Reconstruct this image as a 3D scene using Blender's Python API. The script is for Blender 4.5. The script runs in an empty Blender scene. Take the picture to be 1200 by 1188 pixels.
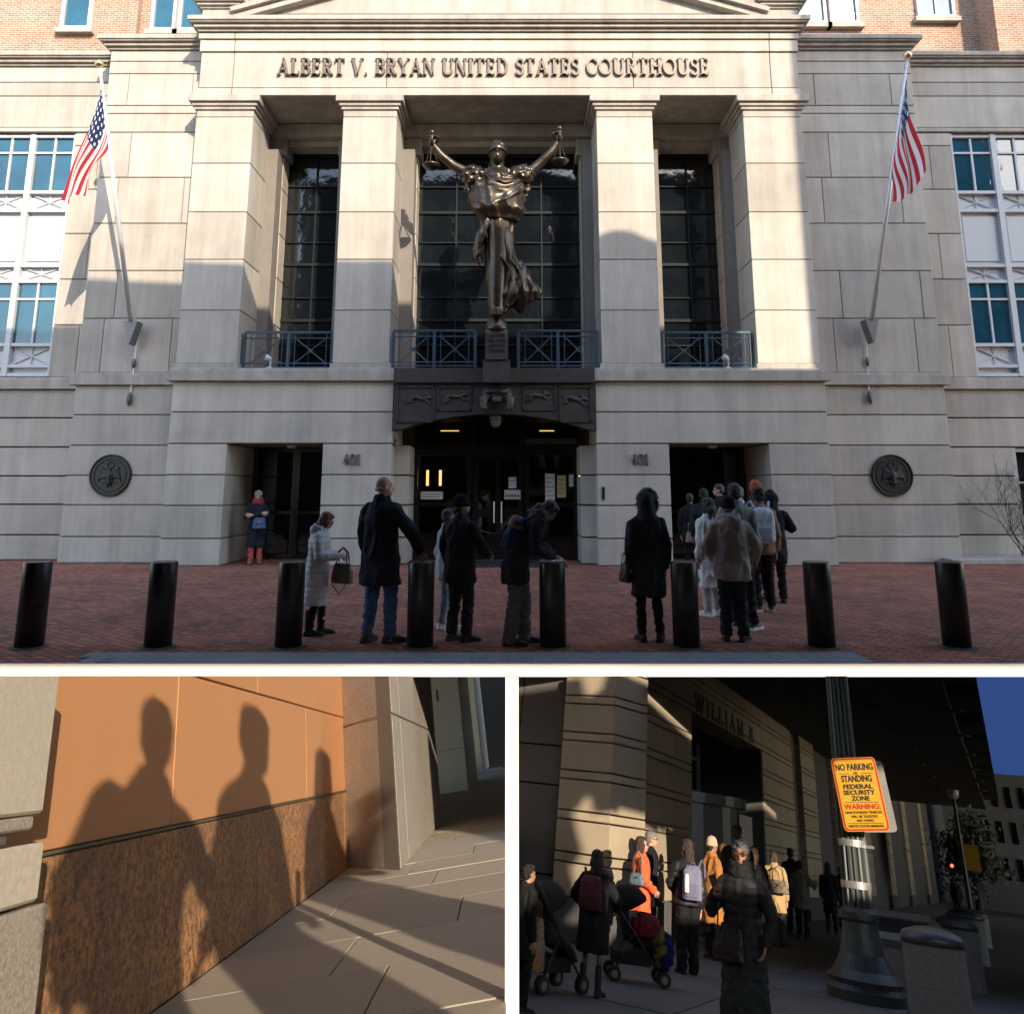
import bpy, bmesh, math, random
from mathutils import Vector as V, Matrix as MX, noise
random.seed(11)
R = math.radians
SC = bpy.context.scene
COL = SC.collection
# ---------------------------------------------------------------- camera
CAM_P = R(11.25); FPX = 930.0; CX = 600.0; CY = 388.0; EYE = V((0, 0, 1.65))
cd = bpy.data.cameras.new('camera'); cam = bpy.data.objects.new('camera', cd); COL.objects.link(cam)
cam.location = EYE; cam.rotation_euler = (R(90) + CAM_P, 0, 0)
cd.sensor_width = 36; cd.lens = 36 * FPX / 1200; cd.shift_y = -206 / 1200; cd.clip_start = .05; cd.clip_end = 2000
SC.camera = cam
AX = V((0, math.cos(CAM_P), math.sin(CAM_P))); BX = V((0, -math.sin(CAM_P), math.cos(CAM_P)))
def ray(x, y): return V((1, 0, 0)) * ((x - CX) / FPX) - BX * ((y - CY) / FPX) + AX
SUN = ray(100, 1250).normalized()                    # the way the sunlight travels
# ---------------------------------------------------------------- sky, sun, exposure
el = math.asin(-SUN.z); az = math.atan2(-SUN.x, -SUN.y)
w = bpy.data.worlds.new('World'); SC.world = w; w.use_nodes = True
nt = w.node_tree; bg = nt.nodes['Background']
sk = nt.nodes.new('ShaderNodeTexSky'); sk.sky_type = 'NISHITA'; sk.sun_disc = False
sk.sun_elevation = el; sk.sun_rotation = az; sk.air_density = 1.0; sk.dust_density = 1.0
nt.links.new(sk.outputs[0], bg.inputs[0]); bg.inputs[1].default_value = .15
sl = bpy.data.lights.new('sun', 'SUN'); sl.energy = 2.0; sl.angle = R(.35); sl.color = (1, .85, .66)
so = bpy.data.objects.new('sun', sl); COL.objects.link(so); so.location = (20, -40, 30)
so.rotation_euler = SUN.to_track_quat('-Z', 'Y').to_euler()
vs = SC.view_settings; vs.view_transform = 'Standard'; vs.look = 'None'; vs.exposure = 1.84; vs.gamma = 1
# ---------------------------------------------------------------- materials
MATS = {}
def mat(name, col, rough=.7, metal=0, var=.12, vs_=3.0, bump=0, bs=60, obj_var=0, streak=0, spec=.5, emit=None, estr=1, trans=0, coat=0):
    if name in MATS: return MATS[name]
    m = bpy.data.materials.new(name); m.use_nodes = True; t = m.node_tree; N = t.nodes; L = t.links
    b = N['Principled BSDF']; MATS[name] = m
    b.inputs['Roughness'].default_value = rough; b.inputs['Metallic'].default_value = metal
    b.inputs['Specular IOR Level'].default_value = spec
    if coat: b.inputs['Coat Weight'].default_value = coat
    if trans: b.inputs['Transmission Weight'].default_value = trans
    if emit:
        b.inputs['Emission Color'].default_value = (*emit, 1); b.inputs['Emission Strength'].default_value = estr
    tc = N.new('ShaderNodeTexCoord')
    base = N.new('ShaderNodeRGB'); base.outputs[0].default_value = (*col, 1); cur = base.outputs[0]
    def dark(fac_out, lo, hi):
        nonlocal cur
        mr = N.new('ShaderNodeMapRange'); L.new(fac_out, mr.inputs[0]); mr.inputs[1].default_value = .25; mr.inputs[2].default_value = .75
        mr.inputs[3].default_value = lo; mr.inputs[4].default_value = hi
        mx = N.new('ShaderNodeVectorMath'); mx.operation = 'SCALE'; L.new(cur, mx.inputs[0]); L.new(mr.outputs[0], mx.inputs['Scale']); cur = mx.outputs[0]
    if var:
        n = N.new('ShaderNodeTexNoise'); n.inputs['Scale'].default_value = vs_; n.inputs['Detail'].default_value = 6; n.inputs['Roughness'].default_value = .65
        L.new(tc.outputs['Object'], n.inputs[0]); dark(n.outputs[0], 1 - var, 1 + var)
    if streak:
        mp = N.new('ShaderNodeMapping'); mp.inputs['Scale'].default_value = (2.2, 2.2, .16); L.new(tc.outputs['Object'], mp.inputs[0])
        n = N.new('ShaderNodeTexNoise'); n.inputs['Scale'].default_value = 1.3; n.inputs['Detail'].default_value = 7; n.inputs['Roughness'].default_value = .7
        L.new(mp.outputs[0], n.inputs[0]); dark(n.outputs[0], 1 - streak, 1 + streak * .45)
    if obj_var:
        oi = N.new('ShaderNodeObjectInfo')
        mr = N.new('ShaderNodeMapRange'); L.new(oi.outputs['Random'], mr.inputs[0]); mr.inputs[3].default_value = 1 - obj_var; mr.inputs[4].default_value = 1 + obj_var
        mx = N.new('ShaderNodeVectorMath'); mx.operation = 'SCALE'; L.new(cur, mx.inputs[0]); L.new(mr.outputs[0], mx.inputs['Scale']); cur = mx.outputs[0]
    L.new(cur, b.inputs['Base Color'])
    if bump:
        n = N.new('ShaderNodeTexNoise'); n.inputs['Scale'].default_value = bs; n.inputs['Detail'].default_value = 5
        L.new(tc.outputs['Object'], n.inputs[0]); bp = N.new('ShaderNodeBump'); bp.inputs['Strength'].default_value = bump; bp.inputs['Distance'].default_value = .02
        L.new(n.outputs[0], bp.inputs['Height']); L.new(bp.outputs[0], b.inputs['Normal'])
    return m
def speckle(name, c1, c2, c3, scale, rough=.6, blotch=0, obj_var=.05):
    m = mat(name, c1, rough, var=0); t = m.node_tree; N = t.nodes; L = t.links; b = N['Principled BSDF']
    tc = [n for n in N if n.type == 'TEX_COORD'][0]
    n1 = N.new('ShaderNodeTexNoise'); n1.inputs['Scale'].default_value = scale; n1.inputs['Detail'].default_value = 4; n1.inputs['Roughness'].default_value = .8
    n2 = N.new('ShaderNodeTexNoise'); n2.inputs['Scale'].default_value = scale * .05 if not blotch else blotch; n2.inputs['Detail'].default_value = 5
    for n in (n1, n2): L.new(tc.outputs['Object'], n.inputs[0])
    cr = N.new('ShaderNodeValToRGB'); e = cr.color_ramp.elements; e[0].position = .36; e[0].color = (*c3, 1); e[1].position = .62; e[1].color = (*c1, 1)
    L.new(n1.outputs[0], cr.inputs[0])
    mr = N.new('ShaderNodeMapRange'); mr.inputs[1].default_value = .42; mr.inputs[2].default_value = .62; L.new(n2.outputs[0], mr.inputs[0])
    mx = N.new('ShaderNodeMix'); mx.data_type = 'RGBA'; L.new(mr.outputs[0], mx.inputs[0]); L.new(cr.outputs[0], mx.inputs[6]); mx.inputs[7].default_value = (*c2, 1)
    mul = N.new('ShaderNodeMix'); mul.data_type = 'RGBA'; mul.blend_type = 'MIX'; mul.inputs[0].default_value = .55; L.new(mx.outputs[2], mul.inputs[6]); L.new(cr.outputs[0], mul.inputs[7])
    oi = N.new('ShaderNodeObjectInfo'); mr2 = N.new('ShaderNodeMapRange'); L.new(oi.outputs['Random'], mr2.inputs[0]); mr2.inputs[3].default_value = 1 - obj_var; mr2.inputs[4].default_value = 1 + obj_var
    sc = N.new('ShaderNodeVectorMath'); sc.operation = 'SCALE'; L.new(mul.outputs[2], sc.inputs[0]); L.new(mr2.outputs[0], sc.inputs['Scale'])
    L.new(sc.outputs[0], b.inputs['Base Color'])
    bp = N.new('ShaderNodeBump'); bp.inputs['Strength'].default_value = .25; bp.inputs['Distance'].default_value = .004; L.new(n1.outputs[0], bp.inputs['Height']); L.new(bp.outputs[0], b.inputs['Normal'])
    return m
def brickmat(name, c1, c2, mort, bw, rh, ms, vert=False, rough=.85, dirt=.3, rot=0):
    m = mat(name, c1, rough, var=0); t = m.node_tree; N = t.nodes; L = t.links; b = N['Principled BSDF']
    tc = [n for n in N if n.type == 'TEX_COORD'][0]; src = tc.outputs['Object']
    if vert:
        s = N.new('ShaderNodeSeparateXYZ'); c = N.new('ShaderNodeCombineXYZ'); L.new(src, s.inputs[0])
        ad = N.new('ShaderNodeMath'); L.new(s.outputs[0], ad.inputs[0]); L.new(s.outputs[1], ad.inputs[1])
        L.new(ad.outputs[0], c.inputs[0]); L.new(s.outputs[2], c.inputs[1]); src = c.outputs[0]
    if rot:
        mp = N.new('ShaderNodeMapping'); mp.inputs['Rotation'].default_value = (0, 0, R(rot)); L.new(src, mp.inputs[0]); src = mp.outputs[0]
    br = N.new('ShaderNodeTexBrick'); br.inputs['Scale'].default_value = 1; br.inputs['Brick Width'].default_value = bw; br.inputs['Row Height'].default_value = rh
    br.inputs['Mortar Size'].default_value = ms; br.inputs['Mortar Smooth'].default_value = .3
    br.inputs['Color1'].default_value = (*c1, 1); br.inputs['Color2'].default_value = (*c2, 1); br.inputs['Mortar'].default_value = (*mort, 1); L.new(src, br.inputs[0])
    n = N.new('ShaderNodeTexNoise'); n.inputs['Scale'].default_value = .9; n.inputs['Detail'].default_value = 6; L.new(tc.outputs['Object'], n.inputs[0])
    n3 = N.new('ShaderNodeTexNoise'); n3.inputs['Scale'].default_value = 9; n3.inputs['Detail'].default_value = 3; L.new(tc.outputs['Object'], n3.inputs[0])
    ad2 = N.new('ShaderNodeMath'); L.new(n.outputs[0], ad2.inputs[0]); L.new(n3.outputs[0], ad2.inputs[1])
    mr = N.new('ShaderNodeMapRange'); mr.inputs[1].default_value = .7; mr.inputs[2].default_value = 1.3; mr.inputs[3].default_value = 1 - dirt; mr.inputs[4].default_value = 1 + dirt; L.new(ad2.outputs[0], mr.inputs[0])
    sc = N.new('ShaderNodeVectorMath'); sc.operation = 'SCALE'; L.new(br.outputs[0], sc.inputs[0]); L.new(mr.outputs[0], sc.inputs['Scale']); L.new(sc.outputs[0], b.inputs['Base Color'])
    bp = N.new('ShaderNodeBump'); bp.inputs['Strength'].default_value = .6; bp.inputs['Distance'].default_value = .01; bp.invert = True; L.new(br.outputs['Fac'], bp.inputs['Height']); L.new(bp.outputs[0], b.inputs['Normal'])
    return m
def cloth(col, rough=.85, var=.1, sheen=0):
    return mat('cloth_%d_%d_%d_%d' % (*[int(c * 999) for c in col], int(rough * 100)), col, rough, var=var, vs_=9, bump=.25, bs=90, spec=.25)
# ---------------------------------------------------------------- mesh helpers
def link(name, me, m=None, parent=None, mw=None, smooth=False):
    if isinstance(me, bmesh.types.BMesh):
        bm = me; me = bpy.data.meshes.new(name); bm.to_mesh(me); bm.free()
    o = bpy.data.objects.new(name, me); COL.objects.link(o)
    if m and not me.materials: me.materials.append(m)
    if parent: o.parent = parent
    if mw is not None: o.matrix_world = mw
    if smooth: me.shade_smooth()
    return o
def empty(name, loc=(0, 0, 0), mw=None):
    o = bpy.data.objects.new(name, None); COL.objects.link(o); o.location = loc
    if mw is not None: o.matrix_world = mw
    o.empty_display_size = .1
    return o
def tag(o, label=None, cat=None, group=None, kind=None):
    if label: o['label'] = label
    if cat: o['category'] = cat
    if group: o['group'] = group
    if kind: o['kind'] = kind
    return o
def bx(bm, x0, x1, y0, y1, z0, z1, T=None):
    vs = [bm.verts.new((x, y, z)) for x in (x0, x1) for y in (y0, y1) for z in (z0, z1)]
    for f in ((0, 1, 3, 2), (4, 6, 7, 5), (0, 4, 5, 1), (2, 3, 7, 6), (0, 2, 6, 4), (1, 5, 7, 3)): bm.faces.new([vs[i] for i in f])
    if T is not None:
        for v in vs: v.co = T @ v.co
    return vs
def box(name, x, y, z, m, parent=None, bev=0, T=None, mw=None):
    bm = bmesh.new(); bx(bm, min(x), max(x), min(y), max(y), min(z), max(z))
    bmesh.ops.recalc_face_normals(bm, faces=bm.faces)
    if bev: bmesh.ops.bevel(bm, geom=bm.edges[:], offset=bev, segments=1, affect='EDGES')
    if T is not None: bm.transform(T)
    return link(name, bm, m, parent, mw)
def rings_loft(bm, rings, cap=True, closed=True):
    vr = [[bm.verts.new(p) for p in r] for r in rings]; n = len(rings[0])
    for a, b in zip(vr, vr[1:]):
        for i in range(n if closed else n - 1):
            j = (i + 1) % n
            try: bm.faces.new((a[i], a[j], b[j], b[i]))
            except ValueError: pass
    if cap and closed:
        bm.faces.new(vr[0][::-1]); bm.faces.new(vr[-1])
def ell(c, rx, ry, n=16, ax=V((1, 0, 0)), ay=V((0, 1, 0)), pw=1.0):
    o = []
    for i in range(n):
        a = 2 * math.pi * i / n; ca, sa = math.cos(a), math.sin(a)
        if pw != 1: ca = math.copysign(abs(ca) ** pw, ca); sa = math.copysign(abs(sa) ** pw, sa)
        o.append(V(c) + ax * (rx * ca) + ay * (ry * sa))
    return o
def tube(bm, pts, rad, n=10, flat=1.0, up=V((0, 0, 1)), cap=True, pw=1.0):
    pts = [V(p) for p in pts]; rings = []
    if not isinstance(rad, (list, tuple)): rad = [rad] * len(pts)
    prev = None
    for i, p in enumerate(pts):
        d = (pts[min(i + 1, len(pts) - 1)] - pts[max(i - 1, 0)]).normalized()
        if prev is None:
            s = up if abs(d.dot(up)) < .95 else V((0, 1, 0))
            ax = d.cross(s).normalized()
        else:
            ax = (prev - d * prev.dot(d)).normalized()
        prev = ax; ay = d.cross(ax)
        rings.append(ell(p, rad[i], rad[i] * flat, n, ax, ay, pw))
    rings_loft(bm, rings, cap)
def blob(bm, c, r, T=None, sub=2):
    if not isinstance(r, (list, tuple)): r = (r, r, r)
    mtx = MX.Translation(V(c)) @ MX.Diagonal((*r, 1))
    if T is not None: mtx = T @ mtx
    bmesh.ops.create_icosphere(bm, subdivisions=sub, radius=1, matrix=mtx)
def lathe(bm, prof, n=24, c=(0, 0, 0)):
    rings_loft(bm, [ell((c[0], c[1], c[2] + z), r, r, n) for r, z in prof])
def poly_prism(bm, pts, y0, y1, axis='y'):
    a = [bm.verts.new((x, y0, z)) for x, z in pts]; b = [bm.verts.new((x, y1, z)) for x, z in pts]
    bm.faces.new(a); bm.faces.new(b[::-1]); n = len(pts)
    for i in range(n): bm.faces.new((a[i], b[i], b[(i + 1) % n], a[(i + 1) % n]))
    bmesh.ops.recalc_face_normals(bm, faces=bm.faces)
def fuse(bm, voxel, smooth=4, amp=0, freq=(6, 6, 2.5), quilt=None):
    bmesh.ops.recalc_face_normals(bm, faces=bm.faces)
    me = bpy.data.meshes.new('t'); bm.to_mesh(me); bm.free()
    o = bpy.data.objects.new('t', me); COL.objects.link(o)
    r = o.modifiers.new('r', 'REMESH'); r.mode = 'VOXEL'; r.voxel_size = voxel; r.use_smooth_shade = True
    if smooth:
        s = o.modifiers.new('s', 'SMOOTH'); s.factor = .5; s.iterations = smooth
    dg = bpy.context.evaluated_depsgraph_get(); out = bpy.data.meshes.new_from_object(o.evaluated_get(dg))
    bpy.data.objects.remove(o); bpy.data.meshes.remove(me)
    if amp or quilt:
        off = V((random.uniform(0, 50), random.uniform(0, 50), random.uniform(0, 50)))
        nn = [v.normal.copy() for v in out.vertices]
        for v, n in zip(out.vertices, nn):
            d = 0; co = v.co
            if amp:
                q = V((co.x * freq[0], co.y * freq[1], co.z * freq[2])) + off
                t = noise.noise(q); d += amp * (1 - 2 * abs(t) * 1.6) + amp * .5 * noise.noise(q * 2.3)
            if quilt: d += quilt[1] * (abs(math.sin(math.pi * (co.z + .02 * noise.noise(co * 7)) / quilt[0])) ** .55 - .6)
            v.co = co + n * d
    out.shade_smooth()
    return out
def px_y(x, y, Y):                                    # point of the pixel ray at depth Y
    r = ray(x, y); return EYE + r * (Y / r.y)
def px_z(x, y, z=0):
    r = ray(x, y); return EYE + r * ((z - EYE.z) / r.z)
# ---------------------------------------------------------------- people
SKIN = [(.52, .3, .21), (.36, .19, .12), (.2, .1, .06), (.6, .37, .28)]
def skinmat(i): return mat('skin_%d' % i, SKIN[i], .5, var=.06, vs_=14, spec=.4)
def hairmat(c): return mat('hair_%d_%d_%d' % tuple(int(x * 999) for x in c), c, .45, var=.35, vs_=22, bump=.6, bs=70)
SHOE = {}
def shoe_mesh(style):
    if style in SHOE: return SHOE[style]
    bm = bmesh.new(); bs = bmesh.new()
    up = {'boot': .34, 'shoe': .1, 'sneaker': .1, 'heel': .09}[style]
    prof = [(-.085, .036, .055), (-.06, .042, .075), (.0, .041, .085), (.06, .044, .07), (.12, .046, .05), (.17, .036, .036), (.19, .012, .02)]
    rings_loft(bm, [[V((w * math.cos(a), y, .018 + h * .5 + h * .5 * math.sin(a))) for a in [2 * math.pi * k / 12 for k in range(12)]] for y, w, h in prof])
    tube(bm, [(0, -.03, .05), (0, -.03, up), (0, -.035, up + .02)], [.046, .05 if style == 'boot' else .043, .05])
    me = fuse(bm, .011, 3)
    sole = [(-.09, .03), (-.08, .042), (0, .044), (.1, .052), (.17, .042), (.2, .015)]
    h = .026 if style != 'sneaker' else .036
    pts = [(w, y) for y, w in sole] + [(-w, y) for y, w in sole[::-1]]
    a = [bs.verts.new((x, y, 0)) for x, y in pts]; b = [bs.verts.new((x * .97, y, h)) for x, y in pts]
    bs.faces.new(a[::-1]); bs.faces.new(b)
    for i in range(len(a)): bs.faces.new((a[i], a[(i + 1) % len(a)], b[(i + 1) % len(a)], b[i]))
    ms = bpy.data.meshes.new('sole'); bs.to_mesh(ms); bs.free()
    SHOE[style] = (me, ms); return SHOE[style]
def add_hand(bm, wrist, d, palm_n, curl=.5, side=1, s=1.0):
    d = d.normalized(); n = (palm_n - d * palm_n.dot(d)).normalized(); sd = d.cross(n) * side
    # palm
    rings_loft(bm, [[wrist + d * t + sd * (wd * math.cos(a)) + n * (.014 * math.sin(a)) for a in [2 * math.pi * k / 8 for k in range(8)]] for t, wd in ((-.02, .026), (.02, .034), (.06, .041), (.09, .039))])
    for k, (off, ln) in enumerate(((-.031, .066), (-.011, .077), (.010, .074), (.030, .058))):
        p = wrist + d * .082 + sd * off; dd = d.copy(); pts = [p]; rr = [.0098]
        for j in range(3):
            ang = curl * (.35 + .45 * j); dd = (d * math.cos(ang) + n * math.sin(ang)).normalized()
            p = p + dd * ln * (.42, .33, .25)[j]; pts.append(p); rr.append((.0095, .0088, .0065)[j])
        tube(bm, pts, rr, 6)
    p = wrist + d * .03 - sd * .034; t = (d * .75 - sd * .6 + n * .35).normalized(); t2 = (d * .95 - sd * .1 + n * .5 * curl).normalized()
    tube(bm, [p, p + t * .035, p + t * .035 + t2 * .03, p + t * .035 + t2 * .05], [.013, .012, .0105, .007], 6)
def person(label, mw, H=1.75, sx=1, group=None, lean=0, hp=0, hy=0, arms=None, feet=None, skin=0, top=None, legs=None, shoes=('shoe', (.02, .016, .013)),
           hair=None, hat=None, scarf=None, glasses=None, face=False, curl=.5, vox=.014, knees=None, palm=None, name='person'):
    """built at 1.75 m, facing +Y, then scaled; mw places the point between the feet"""
    mw = mw @ MX.Diagonal((H / 1.75 * sx, H / 1.75, H / 1.75, 1))
    pel = V((0, 0, .95)); RL = MX.Rotation(-lean, 4, 'X')
    sp = lambda p: pel + RL.to_3x3() @ (V(p) - pel)
    waist, chest, nb = sp((0, 0, 1.1)), sp((0, .005, 1.3)), sp((0, -.015, 1.475))
    sh = {s: sp((.17 * s, -.01, 1.378)) for s in (1, -1)}
    hb = sp((0, -.005, 1.5))
    HM = MX.Translation(hb) @ MX.Rotation(hy, 4, 'Z') @ MX.Rotation(-(lean * .7 + hp), 4, 'X') @ MX.Translation((0, .022, .128))
    arms = arms or {}
    el, wr = {}, {}
    for s in (1, -1):
        a = arms.get(s)
        el[s] = V(a[0]) if a else sh[s] + V((.055 * s, -.035, -.285)); wr[s] = V(a[1]) if a else el[s] + V((.005 * s, .065, -.25))
    feet = feet or {1: (.1, .02, 10), -1: (-.1, -.02, -10)}
    hip = {s: V((.088 * s, 0, .93)) for s in (1, -1)}
    ank = {s: V((feet[s][0], feet[s][1], .09)) for s in (1, -1)}
    kn = {s: (hip[s] + ank[s]) * .5 + V((0, .035, .01)) for s in (1, -1)}
    if knees:
        for s in knees: kn[s] = V(knees[s])
    # body: one fused surface, hands with fingers
    bm = bmesh.new()
    tube(bm, [V((0, 0, .86)), pel, waist, chest, sp((0, -.01, 1.43)), nb], [.13, .15, .125, .14, .12, .06], 14, .72)
    tube(bm, [nb - V((0, 0, .03)), hb + V((0, .005, .03)), HM @ V((0, -.015, -.06))], [.058, .053, .052], 12)
    blob(bm, (0, -.012, .022), (.074, .093, .094), HM); blob(bm, (0, .03, -.045), (.055, .06, .068), HM); blob(bm, (0, .058, -.085), (.03, .03, .024), HM)
    tube(bm, [HM @ V(p) for p in ((0, .078, .02), (0, .094, -.01), (0, .108, -.033), (0, .088, -.042))], [.009, .011, .0165, .01], 8)
    tube(bm, [HM @ V((-.05, .068, .025)), HM @ V((0, .084, .029)), HM @ V((.05, .068, .025))], .011, 6)
    tube(bm, [HM @ V((-.024, .08, -.067)), HM @ V((0, .092, -.066)), HM @ V((.024, .08, -.067))], .009, 6)
    for s in (1, -1):
        blob(bm, (.073 * s, -.008, -.012), (.012, .022, .034), HM, 1)
        tube(bm, [sh[s], el[s], wr[s]], [.052, .041, .028], 10); blob(bm, sh[s] + V((0, 0, -.02)), .052, sub=1)
        tube(bm, [hip[s], kn[s], ank[s]], [.068, .042, .03], 10)
        tube(bm, [ank[s] + V((0, -.03, -.04)), ank[s] + V((0, .12, -.065))], [.035, .03], 8)
    me = fuse(bm, .0125, 2)
    bm = bmesh.new(); bm.from_mesh(me)
    for s in (1, -1):
        pn = V(palm[s]) if palm and s in palm else V((-s, .25, 0))
        add_hand(bm, wr[s] + (wr[s] - el[s]).normalized() * .015, wr[s] - el[s], pn, curl, s)
    bm.to_mesh(me); bm.free(); me.shade_smooth()
    P = link(name, me, skinmat(skin), mw=mw); tag(P, label, 'person', group)
    def kid(n, me, m): 
        o = link(n, me, m, smooth=True); o.parent = P; return o
    # trousers or skirt
    lg = dict(col=(.015, .015, .018), w=1.0, hem=.07); lg.update(legs or {})
    bm = bmesh.new()
    tube(bm, [V((0, 0, .84)), V((0, 0, .93)), V((0, 0, 1.05))], [.15, .165, .15], 14, .75)
    if lg.get('skirt'):
        z = lg['skirt']; tube(bm, [V((0, 0, 1.0)), V((0, 0, .8)), V((0, .01, z))], [.16, .21, .25], 18, .8)
    else:
        for s in (1, -1):
            k = lg['w']; e = V((ank[s].x, ank[s].y - .015, lg['hem']))
            tube(bm, [hip[s], hip[s] * .6 + kn[s] * .4, kn[s], kn[s] * .45 + e * .55, e], [.098, .09 * (k * .6 + .4), .07 * k, .064 * k, .06 * k], 12)
    kid('skirt' if lg.get('skirt') else 'trousers', fuse(bm, vox * .9, 2, .013, (8, 8, 11)), cloth(lg['col'], lg.get('rough', .85)))
    # garment
    tp = dict(col=(.012, .012, .015), hem=.75, puff=0, flare=1.0, bulk=1.0, rough=.85, amp=.015); tp.update(top or {})
    bm = bmesh.new(); b = tp['bulk']; hz = tp['hem']; prof = []
    low = [(hz, .2 * tp['flare'], .155 * tp['flare'])]
    if hz < .9: low += [(.5 * (hz + .93), .195 * (1 + (tp['flare'] - 1) * .6), .155), (.93, .19, .15)]
    rr = []
    for z, rx, ry in low + [(1.1, .17, .135), (1.3, .185, .14), (1.37, .178, .128), (1.42, .145, .11), (1.465, .098, .09), (1.51, .07, .072)]:
        c = sp((0, 0, z)) if z > .95 else V((0, -.015 * (0.95 - z), z)); ax = V((1, 0, 0)); ay = (RL.to_3x3() @ V((0, 1, 0))) if z > .95 else V((0, 1, 0))
        rr.append(ell(c, rx * b, ry * b, 20, ax, ay, .85))
    rings_loft(bm, rr)
    for s in (1, -1):
        m1 = (sh[s] + el[s]) * .5; m2 = (el[s] + wr[s]) * .5
        blob(bm, sh[s] + (m1 - sh[s]) * .15, .074 * b, sub=2); tube(bm, [nb - V((0, .0, .035)), nb * .5 + sh[s] * .5 - V((0, 0, .012)), sh[s] + V((0, 0, .005))], [.05, .058, .06], 10); tube(bm, [sh[s] * .7 + nb * .3 - V((0, 0, .06)), sh[s], sh[s] + (m1 - sh[s]) * .4, m1, el[s], m2, wr[s]], [.055 * b, .072 * b, .076 * b, .07 * b, .064 * b, .057 * b, .047 * b], 12)
    if tp.get('hood') == 'up':
        blob(bm, (0, -.03, .005), (.112, .13, .15), HM); tube(bm, [nb - V((0, .03, .06)), HM @ V((0, -.05, -.06))], [.12, .1], 12)
    elif tp.get('hood'):
        blob(bm, nb + V((0, -.085, -.01)), (.12, .06, .085)); tube(bm, [nb + V((-.1, .03, .02)), nb + V((-.08, -.08, .05)), nb + V((.08, -.08, .05)), nb + V((.1, .03, .02))], .035, 8)
    else:
        tube(bm, [sp((0, -.02, 1.45)), sp((0, -.015, 1.53))], [.085, .07], 14, .95)
    q = (.085, .012) if tp['puff'] else None
    G = kid(tp.get('name', 'coat'), fuse(bm, vox, 4 if not tp['puff'] else 3, tp['amp'], (8, 8, 4.2), q), cloth(tp['col'], tp['rough']))
    if tp.get('fur'):
        bm = bmesh.new(); pts = [HM @ V((.105 * math.cos(a), .07 + .01 * math.sin(a), .005 + .135 * math.sin(a))) for a in [2 * math.pi * k / 16 for k in range(17)]]
        tube(bm, pts, .033, 8, cap=False); kid('fur_trim', fuse(bm, .014, 1, .03, (60, 60, 60)), hairmat((.23, .15, .09)))
    # shoes
    ms, mso = shoe_mesh(shoes[0])
    for s in (1, -1):
        o = kid('boot' if shoes[0] == 'boot' else 'shoe', ms.copy(), mat('leather_%d_%d' % (int(shoes[1][0] * 999), int(shoes[1][2] * 999)), shoes[1], .45, var=.1))
        o.matrix_local = MX.Translation((feet[s][0], feet[s][1], 0)) @ MX.Rotation(R(-feet[s][2]), 4, 'Z')
        q = link('sole', mso.copy(), mat('sole_w' if shoes[0] == 'sneaker' else 'sole_d', (.75, .74, .7) if shoes[0] == 'sneaker' else (.02, .018, .016), .7)); q.parent = o
    # hair and hat
    if hair:
        st, hc = hair; bm = bmesh.new()
        if st == 'bald':
            for s in (1, -1): blob(bm, (.058 * s, -.045, -.02), (.019, .045, .022), HM)
            blob(bm, (0, -.082, -.03), (.05, .02, .025), HM)
        elif st == 'back':                                    # hair showing under a hat
            blob(bm, (0, -.06, -.03), (.075, .05, .06), HM)
        else:
            blob(bm, (0, -.024, .042), (.084, .096, .087), HM); blob(bm, (0, -.05, -.01), (.08, .065, .075), HM); blob(bm, (0, .03, .085), (.065, .05, .035), HM)
        if st in ('bob', 'long', 'longside'):
            for s in (1, -1): blob(bm, (.064 * s, -.01, -.045), (.027, .065, .1), HM)
            blob(bm, (0, -.07, -.05), (.08, .045, .1), HM)
        if st in ('long', 'longback'):
            blob(bm, (0, -.085, -.17), (.085, .05, .2), HM); blob(bm, (0, -.08, -.07), (.09, .055, .1), HM)
        if st == 'tied': blob(bm, (0, -.115, -.06), (.035, .04, .06), HM); tube(bm, [HM @ V((0, -.11, -.05)), HM @ V((0, -.15, -.2))], [.035, .02], 8)
        am = {'curly': .02, 'bob': .008, 'long': .012, 'longback': .012}.get(st, .006); fr = (34, 34, 34) if st == 'curly' else (26, 26, 9)
        kid('hair', fuse(bm, .011, 2, am, fr), hairmat(hc))
    if hat:
        st, hc = hat; bm = bmesh.new()
        prof = [(-.012, .084, .104), (.0, .09, .11), (.04, .09, .109), (.046, .086, .104), (.09, .08, .095), (.125, .06, .072), (.145, .03, .036), (.15, .004, .004)]
        rings_loft(bm, [[HM @ p for p in ell((0, -.012, z), a, c, 18)] for z, a, c in prof])
        kid('beanie', fuse(bm, .009, 1, .003, (60, 60, 10)), cloth(hc, .95))
    if scarf:
        bm = bmesh.new(); c0 = nb + V((0, .02, -.015))
        for k, (rz, rr_) in enumerate(((.0, .105), (.05, .1), (.085, .09))):
            tube(bm, [c0 + V((rr_ * math.cos(a), rr_ * .95 * math.sin(a), rz + .015 * math.sin(a * 2 + k))) for a in [2 * math.pi * j / 14 for j in range(15)]], .034, 8, cap=False)
        kid('scarf', fuse(bm, .012, 2, .01, (14, 14, 30)), cloth(scarf))
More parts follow.
